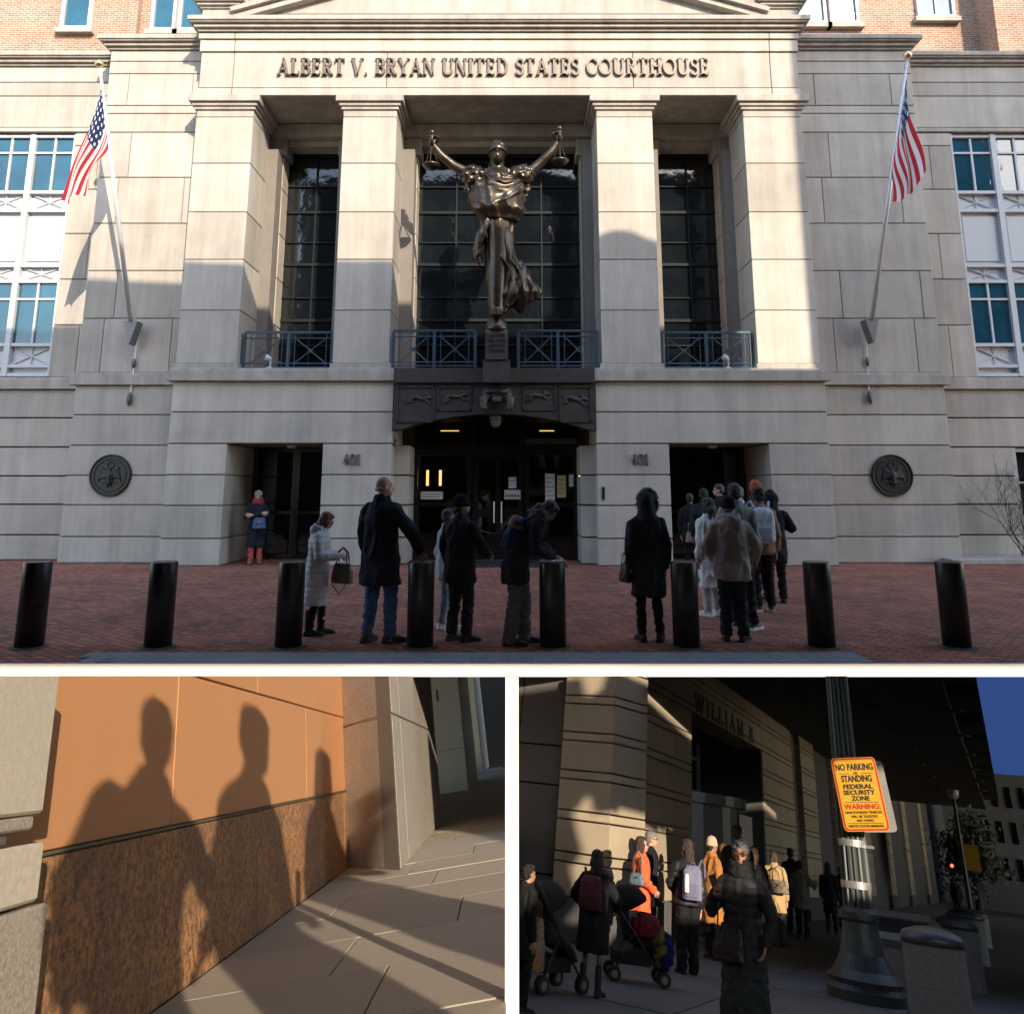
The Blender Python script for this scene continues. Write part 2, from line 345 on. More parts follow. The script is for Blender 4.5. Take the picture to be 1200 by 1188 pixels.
    if face:
        for s in (1, -1):
            bm = bmesh.new(); blob(bm, (.03 * s, .071, .008), (.0135, .012, .008), HM, 2); e = kid('eye', bm, mat('eye_white', (.6, .58, .55), .3, var=0))
            bm = bmesh.new(); blob(bm, (.03 * s, .0795, .008), (.0062, .005, .0062), HM, 2); i = link('iris', bm, mat('iris', (.02, .012, .008), .2, var=0), smooth=True); i.parent = e
            bm = bmesh.new(); tube(bm, [HM @ V((.014 * s, .09, .031)), HM @ V((.032 * s, .087, .036)), HM @ V((.05 * s, .076, .03))], .0045, 6); kid('eyebrow', bm, hairmat(hair[1] if hair else (.05, .04, .03)))
        bm = bmesh.new(); tube(bm, [HM @ V((-.024, .086, -.067)), HM @ V((-.01, .097, -.063)), HM @ V((0, .099, -.065)), HM @ V((.01, .097, -.063)), HM @ V((.024, .086, -.067))], [.003, .007, .007, .007, .003], 6); kid('lips', bm, mat('lips', (.33, .11, .09), .4, var=0))
    if glasses:
        bm = bmesh.new()
        for s in (1, -1):
            tube(bm, [HM @ V((.033 * s + .024 * math.cos(a), .101 - .35 * abs(.024 * math.cos(a)) * (1 if math.cos(a) * s > 0 else 0), .006 + .019 * math.sin(a))) for a in [2 * math.pi * k / 14 for k in range(15)]], .0028, 5, cap=False)
            tube(bm, [HM @ V((.057 * s, .096, .01)), HM @ V((.079 * s, .03, .008)), HM @ V((.079 * s, -.02, .0))], .0025, 5)
        tube(bm, [HM @ V((-.01, .104, .01)), HM @ V((.01, .104, .01))], .003, 5)
        g = kid('glasses', bm, mat('glasses_frame', (.05, .02, .012), .3, var=0))
        if glasses != 'clear':
            for s in (1, -1):
                bm = bmesh.new(); blob(bm, (.033 * s, .1, .006), (.0235, .003, .0185), HM, 2); l = link('lens', bm, mat('lens_dark', glasses, .08, var=0), smooth=True); l.parent = g
    return P, HM, wr
# ---------------------------------------------------------------- bags
def strapmesh(pts, w=.012, m=None):
    bm = bmesh.new(); tube(bm, pts, w, 6, .5); return bm
def handbag(label, mw, col, w=.3, h=.22, d=.12, handle=.16, cat='bag', strap2=None, pattern=None, group=None):
    bm = bmesh.new(); rings_loft(bm, [ell((0, 0, z), w * .5 * k, d * .5 * j, 20, pw=.55) for z, k, j in ((-h, .9, .8), (-h * .96, 1, 1), (-h * .5, .97, .95), (-.02, .84, .45), (0, .82, .3))])
    o = link('handbag', fuse(bm, .013, 2, .006, (12, 12, 12)), pattern or mat('bag_%d_%d' % (int(col[0] * 999), int(col[2] * 999)), col, .5, var=.15, vs_=8), mw=mw); tag(o, label, cat, group)
    dk = mat('bag_strap_%d' % int(col[0] * 999), tuple(c * .6 for c in col), .5)
    for s in (1, -1):
        bm = strapmesh([(-w * .28, s * d * .2, -.03), (-w * .24, s * d * .12, handle * .7), (0, s * .01, handle), (w * .24, s * d * .12, handle * .7), (w * .28, s * d * .2, -.03)], .009)
        link('handle', bm, dk, smooth=True).parent = o
    if strap2:
        link('shoulder_strap', strapmesh([V(p) for p in strap2], .008), dk, smooth=True).parent = o
    bm = bmesh.new(); bx(bm, -.02, .02, -d * .5 - .004, -d * .5 + .004, -h * .45, -h * .3); link('clasp', bm, mat('brass_clasp', (.4, .3, .14), .3, 1)).parent = o
    return o
def backpack(label, mw, col, w=.29, h=.42, d=.15, flap=None, pocket=None, group=None, sh=.0):
    """local: back panel at y=0, pack sticks out to -y, z=0 at the top"""
    bm = bmesh.new(); rings_loft(bm, [ell((0, -d * .5 * k2, z), w * .5 * k, d * .5 * k2, 20, pw=.6) for z, k, k2 in ((-h, .93, .9), (-h * .96, 1, 1.05), (-h * .5, 1, 1.05), (-h * .15, .95, .9), (-.01, .7, .6), (0, .6, .5))])
    o = link('backpack', fuse(bm, .014, 2, .006, (9, 9, 9)), cloth(col, .7), mw=mw); tag(o, label, 'backpack', group)
    pc = cloth(pocket or tuple(c * .75 for c in col), .7)
    bm = bmesh.new(); rings_loft(bm, [ell((0, -d * .95, z), w * .38 * k, d * .22 * k, 16, pw=.6) for z, k in ((-h * .92, .9), (-h * .85, 1), (-h * .6, 1), (-h * .52, .9))]); link('pocket', fuse(bm, .013, 2), pc).parent = o
    if flap:
        bm = bmesh.new(); rings_loft(bm, [ell((0, -d * .52, z), w * .5 * k, d * .56 * k, 18, pw=.6) for z, k in ((-h * .34, 1.03), (-h * .3, 1.05), (-.03, .86), (.012, .6))]); link('flap', fuse(bm, .013, 2), cloth(flap, .6)).parent = o
    for s in (1, -1):
        link('strap', strapmesh([(s * w * .3, -.02, -.03), (s * w * .42, .08, .09), (s * w * .5, .25, .03), (s * w * .52, .27, -.15), (s * w * .42, .02, -h * .8)], .017), pc, smooth=True).parent = o
    link('grab_loop', strapmesh([(-.035, -.02, -.005), (-.03, -.02, .035), (.03, -.02, .035), (.035, -.02, -.005)], .007), pc, smooth=True).parent = o
    return o
def stand(x, y, heading, s=1, z=0, base=None):
    """matrix: heading in degrees, 0 faces +Y, 90 faces +X"""
    m = MX.Translation((x, y, z)) @ MX.Rotation(R(-heading), 4, 'Z') @ MX.Diagonal((s, s, s, 1))
    return (base @ m) if base is not None else m
# ---------------------------------------------------------------- lettering (roman capitals built from strokes)
def _st(bm, pts, ws, d):
    pts = [V((p[0], 0, p[1])) for p in pts]
    L, Rr = [], []
    for i, p in enumerate(pts):
        t = (pts[min(i + 1, len(pts) - 1)] - pts[max(i - 1, 0)]).normalized(); n = V((-t.z, 0, t.x)); w_ = ws[i] if isinstance(ws, (list, tuple)) else ws
        L.append(p + n * w_ / 2); Rr.append(p - n * w_ / 2)
    for i in range(len(pts) - 1):
        q = [L[i], L[i + 1], Rr[i + 1], Rr[i]]
        a = [bm.verts.new((v.x, 0, v.z)) for v in q]; b = [bm.verts.new((v.x, -d, v.z)) for v in q]
        bm.faces.new(a); bm.faces.new(b[::-1])
        for k in range(4): bm.faces.new((a[k], a[(k + 1) % 4], b[(k + 1) % 4], b[k]))
def _arc(cx, cz, rx, rz, a0, a1, n=14): return [(cx + rx * math.cos(R(a0 + (a1 - a0) * i / n)), cz + rz * math.sin(R(a0 + (a1 - a0) * i / n))) for i in range(n + 1)]
TK, TN = .17, .075
def _w(a0, a1, n=14, lo=TN, hi=TK): return [lo + (hi - lo) * abs(math.cos(R(a0 + (a1 - a0) * i / n))) for i in range(n + 1)]
def glyph(ch, d):
    bm = bmesh.new()
    S = lambda pts, w_: _st(bm, pts, w_, d)
    def stem(x, z0=0, z1=1, w_=TK, sf=.11, bot=True, top=True):
        S([(x, z0), (x, z1)], w_)
        if bot: S([(x - w_ / 2 - sf, .025), (x + w_ / 2 + sf, .025)], .05)
        if top: S([(x - w_ / 2 - sf, z1 - .025), (x + w_ / 2 + sf, z1 - .025)], .05)
    def sf(x, z, w_=.26): S([(x - w_ / 2, z), (x + w_ / 2, z)], .05)
    W = .7
    if ch == 'A': S([(.12, 0), (.42, 1)], TN); S([(.4, 1), (.74, 0)], TK); S([(.2, .33), (.62, .33)], TN); sf(.12, .025); sf(.74, .025, .32); W = .86
    elif ch == 'L': stem(.2); S([(.2, .035), (.62, .035)], .07); S([(.6, 0), (.62, .24)], .06); W = .68
    elif ch in 'BRP':
        stem(.2); S(_arc(.4, .75, .2, .215, 90, -90), _w(90, -90)); S([(.2, .965), (.4, .965)], TN); S([(.2, .535), (.4, .535)], TN); W = .72
        if ch == 'B': S(_arc(.4, .285, .25, .25, 90, -90), _w(90, -90)); S([(.2, .035), (.4, .035)], TN)
        if ch == 'R': S([(.36, .53), (.68, .02)], TK); sf(.7, .025, .22); W = .82
    elif ch == 'E': stem(.2); [S([(.2, z), (x, z)], .07) for z, x in ((.035, .6), (.52, .5), (.965, .58))]; S([(.6, 0), (.62, .22)], .05); S([(.575, 1), (.59, .8)], .05); S([(.5, .42), (.5, .62)], .05); W = .7
    elif ch == 'T': stem(.38, top=False); S([(.05, .965), (.71, .965)], .07); S([(.06, 1), (.05, .78)], .05); S([(.7, 1), (.71, .78)], .05); W = .76
    elif ch == 'V': S([(.1, 1), (.42, 0)], TK); S([(.42, 0), (.72, 1)], TN); sf(.1, .975, .3); sf(.72, .975); W = .84
    elif ch == 'Y': S([(.1, 1), (.4, .48)], TK); S([(.4, .48), (.7, 1)], TN); stem(.4, 0, .5, top=False); sf(.1, .975, .3); sf(.7, .975); W = .8
    elif ch == 'N': S([(.14, 0), (.14, 1)], TN); S([(.12, 1), (.72, 0)], TK); S([(.72, 0), (.72, 1)], TN); sf(.14, .025); sf(.1, .975); sf(.72, .975); W = .88
    elif ch == 'U': S([(.18, 1), (.18, .3)], TK); S(_arc(.43, .3, .25, .27, 180, 360), _w(180, 360, lo=TN)); S([(.68, .3), (.68, 1)], TN); sf(.18, .975, .36); sf(.68, .975); W = .86
    elif ch == 'I': stem(.2); W = .42
    elif ch == 'D': stem(.2); S(_arc(.32, .5, .42, .465, 90, -90), _w(90, -90)); S([(.2, .965), (.34, .965)], TN); S([(.2, .035), (.34, .035)], TN); W = .86
    elif ch == 'S': S(_arc(.32, .735, .2, .23, 25, 270) , [TN + .06 * math.sin(math.pi * i / 14) for i in range(15)]); S(_arc(.32, .265, .23, .24, 90, -155), [TK - .1 * abs(i / 14 - .25) for i in range(15)]); S([(.5, .98), (.52, .74)], .05); S([(.08, .02), (.07, .26)], .05); W = .62
    elif ch in 'CG': S(_arc(.46, .5, .37, .47, 45, 315, 18), _w(45, 315, 18)); S([(.74, .98), (.76, .7)], .05); W = .84
    elif ch in 'O0': rx = .4 if ch == 'O' else .27; S(_arc(rx + .06, .5, rx, .465, 0, 360, 24), _w(0, 360, 24)); W = 2 * rx + .14
    elif ch == 'H': stem(.2); stem(.72); S([(.2, .52), (.72, .52)], TN); W = .94
    elif ch == 'W': S([(.08, 1), (.32, 0)], TK); S([(.32, 0), (.52, 1)], TN); S([(.5, 1), (.76, 0)], TK); S([(.76, 0), (.98, 1)], TN); sf(.08, .975, .26); sf(.98, .975); W = 1.08
    elif ch == 'M': S([(.14, 0), (.18, 1)], TN); S([(.18, 1), (.5, .05)], TK); S([(.5, .05), (.8, 1)], TN); stem(.84, top=False); sf(.14, .025); sf(.8, .975); W = 1.02
    elif ch == '4': S([(.42, 0), (.42, 1)], TK); S([(.06, .3), (.64, .3)], TN); S([(.08, .3), (.4, 1)], TN); sf(.42, .025, .3); W = .7
    elif ch == '1': stem(.25, top=False); S([(.06, .8), (.25, .98)], .08); W = .48
    elif ch == '.': S([(.08, .07), (.22, .07)], .14); W = .3
    bmesh.ops.recalc_face_normals(bm, faces=bm.faces)
    return bm, W
def lettering(text, x0, x1, z, ht, y, depth, m, parent, T=None, name='letter'):
    gl = []; tot = 0
    for c in text:
        if c == ' ': tot += .42; gl.append(None); continue
        b, W = glyph(c, depth / ht); gl.append((b, tot, W)); tot += W + .05
    k = (x1 - x0) / tot
    for g in gl:
        if not g: continue
        b, o, W = g; b.transform(MX.Translation((x0 + o * k, y, z)) @ MX.Diagonal((k, ht, ht, 1)))
        if T is not None: b.transform(T)
        link(name, b, m, parent)
def text_mesh(s, size, extrude=.002, off=0.0, sx=1.0, align='CENTER'):
    c = bpy.data.curves.new('t', 'FONT'); c.body = s; c.size = size; c.extrude = extrude; c.offset = off; c.align_x = align; c.resolution_u = 3
    o = bpy.data.objects.new('t', c); COL.objects.link(o)
    me = bpy.data.meshes.new_from_object(o.evaluated_get(bpy.context.evaluated_depsgraph_get())); bpy.data.objects.remove(o); bpy.data.curves.remove(c)
    me.materials.clear(); me.transform(MX.Rotation(R(90), 4, 'X') @ MX.Diagonal((sx, 1, 1, 1)))
    return me
# ================================================================ UPPER PLACE: the courthouse plaza
INV = {}
_link0 = link
def link(name, me, m=None, parent=None, mw=None, smooth=False):
    o = _link0(name, me, m, parent, mw, smooth)
    if parent is not None and parent.name in INV: o.matrix_parent_inverse = INV[parent.name]
    return o
def root(name, loc, label, cat, group=None):
    e = empty(name, loc); INV[e.name] = MX.Translation(-V(loc)); return tag(e, label, cat, group)
STONE = mat('limestone', (.45, .41, .355), .8, var=.13, vs_=1.3, bump=.2, bs=45, obj_var=.11, streak=.27, spec=.3)
STONE2 = mat('limestone_trim', (.41, .37, .32), .8, var=.18, vs_=2.2, bump=.16, bs=45, obj_var=.04, streak=.36, spec=.3)
JOINT = mat('mortar_joint', (.2, .18, .16), .95)
BRONZE = mat('dark_bronze', (.05, .044, .04), .5, .25, var=.3, vs_=6, bump=.15, bs=30)
FRAME = mat('dark_window_frame', (.009, .014, .018), .6, 0, spec=.2)
GLASS = mat('dark_glass', (.006, .008, .01), .04, var=0, bump=.35, bs=1.3, spec=.7)
BLUEG = mat('sky_tint_glass', (.012, .075, .115), .03, var=.5, vs_=.7, bump=.4, bs=1.1, spec=1.0)  # blue of the reflected sky is mixed into the base colour
WHITE = mat('white_paint', (.52, .535, .55), .5, var=.04)
RAILM = mat('blue_grey_rail', (.05, .085, .12), .4, .4)
BLACKM = mat('black_metal', (.012, .013, .014), .35, .3)
BRICKP = brickmat('plaza_brick', (.42, .128, .062), (.2, .07, .044), (.08, .055, .044), .203, .102, .011, dirt=.42, rot=40)
BRICKW = brickmat('wall_brick', (.36, .2, .125), (.25, .125, .08), (.4, .36, .3), .21, .075, .011, vert=True, dirt=.2)
# plaza
DECK = 8.147
bm = bmesh.new(); bx(bm, -70, 70, DECK + .006, 75, -.11, 0); tag(link('plaza', bm, BRICKP), kind='structure')
tag(box('plaza_edge', (-16, 16), (DECK - .03, DECK + .003), (-.116, -.0015), mat('white_edge', (.88, .88, .87), .6, var=.01)), kind='structure')
slab = mat('tactile_paver', (.3, .31, .33), .8, var=.12, vs_=5, bump=.5, bs=160, obj_var=.06)
PV = tag(empty('tactile_paving'), kind='structure'); del PV['kind']; tag(PV, 'grey strip of tactile paving slabs along the plaza edge in front of the bollards', 'paving')
bm = bmesh.new(); bx(bm, 0, .298, 0, .235, 0, .006)
for i in range(9):
    for j in range(7): bmesh.ops.create_cone(bm, cap_ends=True, segments=5, radius1=.011, radius2=.006, depth=.004, matrix=MX.Translation((.018 + i * .033, .018 + j * .033, .008)))
sm = bpy.data.meshes.new('slab'); bm.to_mesh(sm); bm.free(); sm.materials.append(slab)
for i in range(26):
    for j in range(2):
        o = link('paving_slab', sm, None, PV); o.location = (-4.32 + i * .301 + (0 if j else .12 * (i == 0)), DECK + .008 + j * .24, .002)
# courthouse
XL, XR, YF = -7.75, 7.15, 18.0
CH = root('courthouse', (-.34, 20, 0), 'pale stone courthouse with tall portico columns and dark windows', 'courthouse')
def blk(x0, x1, y0, y1, z0, z1, m=STONE, n='stone_block', g=.012, gz=.017): return box(n, (x0 + g, x1 - g), (y0, y1), (z0 + gz, z1 - gz), m, CH, .008)
def part(n, x, y, z, m=STONE2, bev=.01): return box(n, x, y, z, m, CH, bev)
CZ = [0, .58, 1.29, 1.96, 2.65, 3.36, 4.06]
piers = [(XL, -6.4), (-4.26, -2.69), (1.89, 3.54), (5.77, XR)]
for a, b in piers:
    for z0, z1 in zip(CZ[:4], CZ[1:5]): blk(a, b, YF, YF + 2.1, z0, z1)
    part('wall_core', (a + .03, b - .03), (YF + .03, YF + 2.05), (0, 2.66), JOINT, 0)
for a, b in ((XL, -2.69), (1.89, XR)):
    for z0, z1 in zip(CZ[4:6], CZ[5:]): blk(a, b, YF, YF + 2.1, z0, z1)
    part('wall_core', (a + .03, b - .03), (YF + .03, YF + 2.05), (2.68, 4.07), JOINT, 0)
    part('ledge', (a - .1, b + .1 if b > 5 else b + .02), (YF - .12, YF + 2.2), (4.06, 4.3)); part('ledge_top', (a - .06, b + .06 if b > 5 else b), (YF - .06, YF + 2.15), (4.3, 4.36))
# balcony floor over the middle and columns
part('balcony_floor', (-2.69, 1.89), (YF + .1, YF + 2.3), (4.05, 4.33), BRONZE, 0)
colx = [(XL + .0, -6.35), (-4.14, -2.83), (2.07, 3.44), (5.67, XR - .05)]
CC = [4.48, 5.74, 6.97, 8.15, 9.39, 10.6]
for a, b in colx:
    part('column_base', (a - .05, b + .05), (YF + .03, YF + 1.45), (4.36, 4.48))
    for z0, z1 in zip(CC, CC[1:]): blk(a, b, YF + .08, YF + 1.4, z0, z1, g=0, gz=.011)
    part('column_core', (a + .02, b - .02), (YF + .1, YF + 1.38), (4.4, 10.7), JOINT, 0)
    for z0, z1, e in ((10.6, 10.78, .0), (10.78, 10.86, .05), (10.86, 10.95, .1), (10.95, 11.12, .17)): part('capital', (a - e, b + e), (YF + .08 - e, YF + 1.4 + e), (z0, z1), STONE2, .012)
# rear pilasters and window wall
for a, b in ((XL + .6, -6.05), (-4.5, -2.5), (1.8, 3.8), (5.45, XR - .1)):
    for z0, z1 in zip(CC, CC[1:-1] + [10.3]): blk(a, b, YF + 1.75, YF + 2.3, z0, z1, g=0, gz=.011)
    part('pilaster_cap', (a - .1, b + .1), (YF + 1.65, YF + 2.3), (10.3, 10.75)); part('pilaster_core', (a + .02, b - .02), (YF + 1.3, YF + 2.28), (4.36, 10.3), JOINT, 0)
part('back_beam', (XL + .3, XR - .3), (YF + 1.5, YF + 2.35), (10.75, 11.11)); part('back_beam', (XL + .32, XR - .32), (YF + 1.75, YF + 2.33), (10.58, 10.75))
for i, (a, b) in enumerate(((XL, -4.3), (-4.3, -2.75), (-2.75, 2.0), (2.0, 3.5), (3.5, XR))):
    part('soffit_panel', (a + .01, b - .01), (YF + .1, YF + 2.4), (11.13, 11.2))
# entablature and pediment
for z0, z1, e, js in ((11.125, 11.34, .0, (-6.9, 6.4)), (11.34, 12.3, -.02, (-6.9, -3.1, 3.0, 6.4)), (12.3, 12.62, .02, (-6.9, 6.4)), (12.62, 12.8, .06, (-6.9, 6.4))):
    xs = [XL - e, *js, XR + e - .05]
    for a, b in zip(xs, xs[1:]): blk(a, b, YF - e, YF + 2.4, z0, z1, STONE, 'frieze_block', .008, .012)
part('frieze_core', (XL + .04, XR - .1), (YF + .05, YF + 2.3), (11.2, 13.4), JOINT, 0)
def cornice(x0, x1, y, yb, z, s=1.0):
    for dz0, dz1, e in ((0, .07, .06), (.07, .16, .14), (.16, .2, .22), (.2, .32, .26)): part('cornice', (x0 - e * s, x1 + e * s), (y - e * s, yb), (z + dz0 * s, z + dz1 * s), STONE2, .01)
cornice(XL, XR - .05, YF - .06, YF + 2.4, 12.8)
part('pediment_field', (XL, XR - .05), (YF + .1, YF + 2.4), (13.1, 13.5))
for s in (-1, 1):
    xo = -.3 + s * 7.43; part('pediment_corner', (xo, xo - s * .85), (YF - .12, YF + 2.3), (13.12, 13.42))
    cornice(min(xo, xo - s * .85), max(xo, xo - s * .85), YF - .12, YF + 2.3, 13.4, .8)
    for dy, dz, th in ((-.14, 0, .16), (-.24, .16, .12)):
        bm = bmesh.new(); x1 = xo - s * .8; bx(bm, 0, 7.2, YF + dy, YF + 2, dz, dz + th); bm.transform(MX.Translation((x1, 0, 13.12)) @ MX.Diagonal((-s, 1, 1, 1)) @ MX.Rotation(R(-17), 4, 'Y'))
        bmesh.ops.recalc_face_normals(bm, faces=bm.faces); link('raking_cornice', bm, STONE2, CH)
bm = bmesh.new(); poly_prism(bm, [(-7, 13.1), (6.4, 13.1), (-.3, 15.2)], YF + .06, YF + 1.5); link('pediment', bm, STONE, CH)
LETM = mat('letter_bronze', (.16, .125, .1), .5, .3)
LE = empty('inscription'); LE.parent = CH; LE.matrix_parent_inverse = INV[CH.name]; LE['label'] = 'raised inscription ALBERT V. BRYAN UNITED STATES COURTHOUSE'
lettering('ALBERT V. BRYAN UNITED STATES COURTHOUSE', px_y(325, 88, YF)[0], px_y(832, 85, YF)[0], 11.66, .44, YF - .0, .06, LETM, LE)
for x0, x1 in ((402, 423), (740, 761)):
    lettering('401', px_y(x0, 545, YF)[0], px_y(x1, 545, YF)[0], 2.18, .24, YF - .0, .04, LETM, CH, name='number')
# glazed windows of the portico: frame bars and single panes
def window(x0, x1, z0, z1, y, cols, rows, fm, gm, fw=.06, nm='window', parent=None, mull=.04):
    W = link(nm, (lambda b: (bx(b, x0, x0 + fw, y - .06, y + .08, z0, z1), bx(b, x1 - fw, x1, y - .06, y + .08, z0, z1), bx(b, x0 + fw, x1 - fw, y - .06, y + .08, z0, z0 + fw), bx(b, x0 + fw, x1 - fw, y - .06, y + .08, z1 - fw, z1), b)[-1])(bmesh.new()), fm, parent or CH)
    xs = [x0 + fw + (x1 - x0 - 2 * fw) * c for c in cols]; zs = [z0 + fw + (z1 - z0 - 2 * fw) * r for r in rows]
    for i in range(len(xs) - 1):
        for j in range(len(zs) - 1):
            p = box('pane', (xs[i] + .004, xs[i + 1] - .004), (y + .02, y + .03), (zs[j] + .004, zs[j + 1] - .004), gm, None); p.parent = W
            p.rotation_euler = (0, 0, 0)
    for x in xs[1:-1]:
        b = box('mullion', (x - mull / 2, x + mull / 2), (y - .035, y + .05), (z0 + fw, z1 - fw), fm); b.parent = W
    for k, z in enumerate(zs[1:-1]):
        h = mull * (1.9 if k % 2 else .7); b = box('transom', (x0 + fw, x1 - fw), (y - .045, y + .052), (z - h / 2, z + h / 2), fm); b.parent = W
    return W
rows = [0, .14, .25, .35, .5, .6, .74, .86, 1]
YW = YF + 2.3
window(-6.2, -4.35, 4.35, 10.6, YW, [0, .5, 1], rows, FRAME, GLASS, .1)
window(-2.66, 1.96, 4.35, 10.6, YW, [0, .24, .5, .76, 1], rows, FRAME, GLASS, .12)
window(3.85, 5.6, 4.35, 10.6, YW, [0, .5, 1], rows, FRAME, GLASS, .1)
part('wall_back', (XL + .1, XR - .1), (YW + .1, YW + .3), (4.36, 11.1), JOINT, 0)
for a, b in ((XL + .1, -2.75), (1.95, XR - .1)): part('wall_back', (a, b), (YW + .1, YW + .3), (0, 4.3), JOINT, 0)
# railings
def railing(x0, x1, y, n):
    z0, z1 = 4.4, 5.28
    W = link('railing', (lambda b: (bx(b, x0, x1, y - .035, y + .035, z1 - .05, z1), b)[-1])(bmesh.new()), RAILM, CH)
    def bar(nm, a, b, r=.013):
        bm = bmesh.new(); tube(bm, [a, b], r, 6); o = link(nm, bm, RAILM); o.parent = W; o.matrix_parent_inverse = MX()
    for z in (z0 + .03, z0 + .12, z1 - .16): bar('rail', (x0, y, z), (x1, y, z), .015)
    st = (x1 - x0) / n
    for i in range(n + 1):
        x = x0 + i * st; o = box('post', (x - .035, x + .035), (y - .03, y + .03), (4.36, z1 - .05), RAILM); o.parent = W
    for i in range(n):
        a, b = x0 + i * st + .05, x0 + (i + 1) * st - .05; c = (a + b) / 2; zm = (z0 + .12 + z1 - .16) / 2
        for x in (a + .1, b - .1): bar('picket', (x, y, z0 + .03), (x, y, z1 - .03), .011)
        bar('cross_bar', (a + .1, y, z0 + .12), (b - .1, y, z1 - .16)); bar('cross_bar', (a + .1, y + .014, z1 - .16), (b - .1, y + .014, z0 + .12))
        bm = bmesh.new(); bmesh.ops.create_cone(bm, cap_ends=True, segments=14, radius1=.05, radius2=.05, depth=.05, matrix=MX.Translation((c, y, zm)) @ MX.Rotation(R(90), 4, 'X')); o = link('rosette', bm, RAILM); o.parent = W
railing(-6.27, -4.2, YF + .3, 2); railing(-2.75, -.85, YF + .1, 2); railing(.15, 1.98, YF + .1, 2); railing(3.5, 5.6, YF + .3, 2)
# bronze balcony front with arch and running hares
bm = bmesh.new(); N = 20; xa, xb = -2.68, 1.88; pts = [(xa, 4.0), (xa, 2.95)]
pts += [(xa + .25 + (xb - xa - .5) * i / N, 2.98 + .33 * math.sin(math.pi * i / N) ** .8) for i in range(N + 1)] + [(xb, 2.95), (xb, 4.0)]
poly_prism(bm, pts[::-1], YF - .1, YF + .35); BB = link('balcony_front', bm, BRONZE, CH)
part('balcony_rail_beam', (xa + .0, xb), (YF - .2, YF + .3), (4.0, 4.34), BRONZE, .015)
def sub(nm, bm, m=BRONZE):
    o = link(nm, bm, m, smooth=True); o.parent = BB; return o
for a, b in ((-2.6, -1.75), (-1.68, -.92), (.24, 1.0), (1.07, 1.8)):
    bm = bmesh.new(); zb = 3.12 if abs((a + b) / 2 + .4) > 1.2 else 3.38
    for q in ((a, b, zb, zb + .035), (a, b, 3.9, 3.935), (a, a + .035, zb, 3.93), (b - .035, b, zb, 3.93)): bx(bm, q[0], q[1], YF - .135, YF - .09, q[2], q[3])
    o = link('panel_frame', bm, BRONZE); o.parent = BB
def hare(cx, cz, s, hind=True, fore=True, tilt=0):
    bm = bmesh.new(); Y = YF - .11
    L = lambda pts, r: tube(bm, [V((cx, Y, cz)) + MX.Rotation(R(tilt), 3, 'Y') @ V((p[0] * s, 0, p[1] * s)) for p in pts], [q * s for q in r], 8, .9)
    L([(-.3, .05), (-.12, .1), (.1, .05), (.25, .1)], [.07, .1, .08, .05])
    if hind: L([(-.3, .05), (-.22, -.1), (-.42, -.18), (-.6, -.22)], [.08, .06, .03, .022]); L([(-.3, .05), (-.34, -.06), (-.52, -.1), (-.68, -.12)], [.07, .05, .028, .02]); L([(-.34, .08), (-.44, .13)], [.03, .035])
    if fore: L([(.2, .02), (.36, -.1), (.58, -.12)], [.05, .028, .02]); L([(.2, .02), (.4, -.04), (.64, -.02)], [.05, .028, .018])
    L([(.25, .1), (.38, .15), (.48, .11)], [.06, .07, .03]); L([(.36, .18), (.22, .28), (.12, .32)], [.02, .032, .012]); L([(.36, .17), (.26, .22), (.14, .24)], [.02, .03, .012])
    sub('hare_relief', fuse(bm, .017, 2))
hare(-2.1, 3.62, .62, tilt=8); hare(-1.28, 3.66, .6); hare(.58, 3.68, .58); hare(1.4, 3.6, .66, tilt=10)
bm = bmesh.new(); c = V((-.34, YF - .2, 3.72))
blob(bm, c, (.3, .22, .2)); blob(bm, c + V((0, -.14, -.12)), (.12, .14, .1))
for s in (1, -1): tube(bm, [c + V((.2 * s, -.1, 0)), c + V((.31 * s, -.16, -.12)), c + V((.29 * s, -.2, -.3)), c + V((.22 * s, -.24, -.34))], [.1, .1, .075, .06]); 
rings_loft(bm, [ell(c + V((0, -.04, z)), rx, ry, 16) for z, rx, ry in ((.02, .34, .26), (.06, .36, .28), (.16, .26, .2), (.26, .1, .08))])
sub('tortoise', fuse(bm, .02, 2, .012, (9, 9, 9)))
# glazed entrance under the arch
YE = YF + 1.6
for s, xx in ((1, -2.69), (-1, 1.89)):
    for z0, z1 in zip(CZ[:4], CZ[1:5]): blk(min(xx - .3 * s, xx + .32 * s), max(xx - .3 * s, xx + .32 * s), YF + .45, YF + 2.0, z0, z1, g=0)
part('entrance_ceiling', (-2.6, 1.8), (YF + .35, YE + .3), (3.45, 3.6), BRONZE, 0)
def glassmat():
    m = mat('clear_glass', (1, 1, 1), .02, var=0); t = m.node_tree; N = t.nodes; L = t.links
    g = N.new('ShaderNodeBsdfGlossy'); g.inputs['Roughness'].default_value = .02; tr = N.new('ShaderNodeBsdfTransparent'); tr.inputs[0].default_value = (.6, .63, .62, 1)
    fz = N.new('ShaderNodeFresnel'); fz.inputs[0].default_value = 1.5; mx = N.new('ShaderNodeMixShader'); L.new(fz.outputs[0], mx.inputs[0]); L.new(tr.outputs[0], mx.inputs[1]); L.new(g.outputs[0], mx.inputs[2])
    L.new(mx.outputs[0], N['Material Output'].inputs[0]); return m
CG = glassmat()
window(-2.38, -1.0, .02, 2.55, YE, [0, 1], [0, .08, .5, 1], BLACKM, CG, .09, 'glass_screen'); window(.32, 1.58, .02, 2.55, YE, [0, 1], [0, .08, .5, 1], BLACKM, CG, .09, 'glass_screen')
D = window(-.95, .27, .02, 2.5, YE + .1, [0, .5, 1], [0, .07, .42, 1], BLACKM, CG, .13, 'entrance_door', mull=.1)
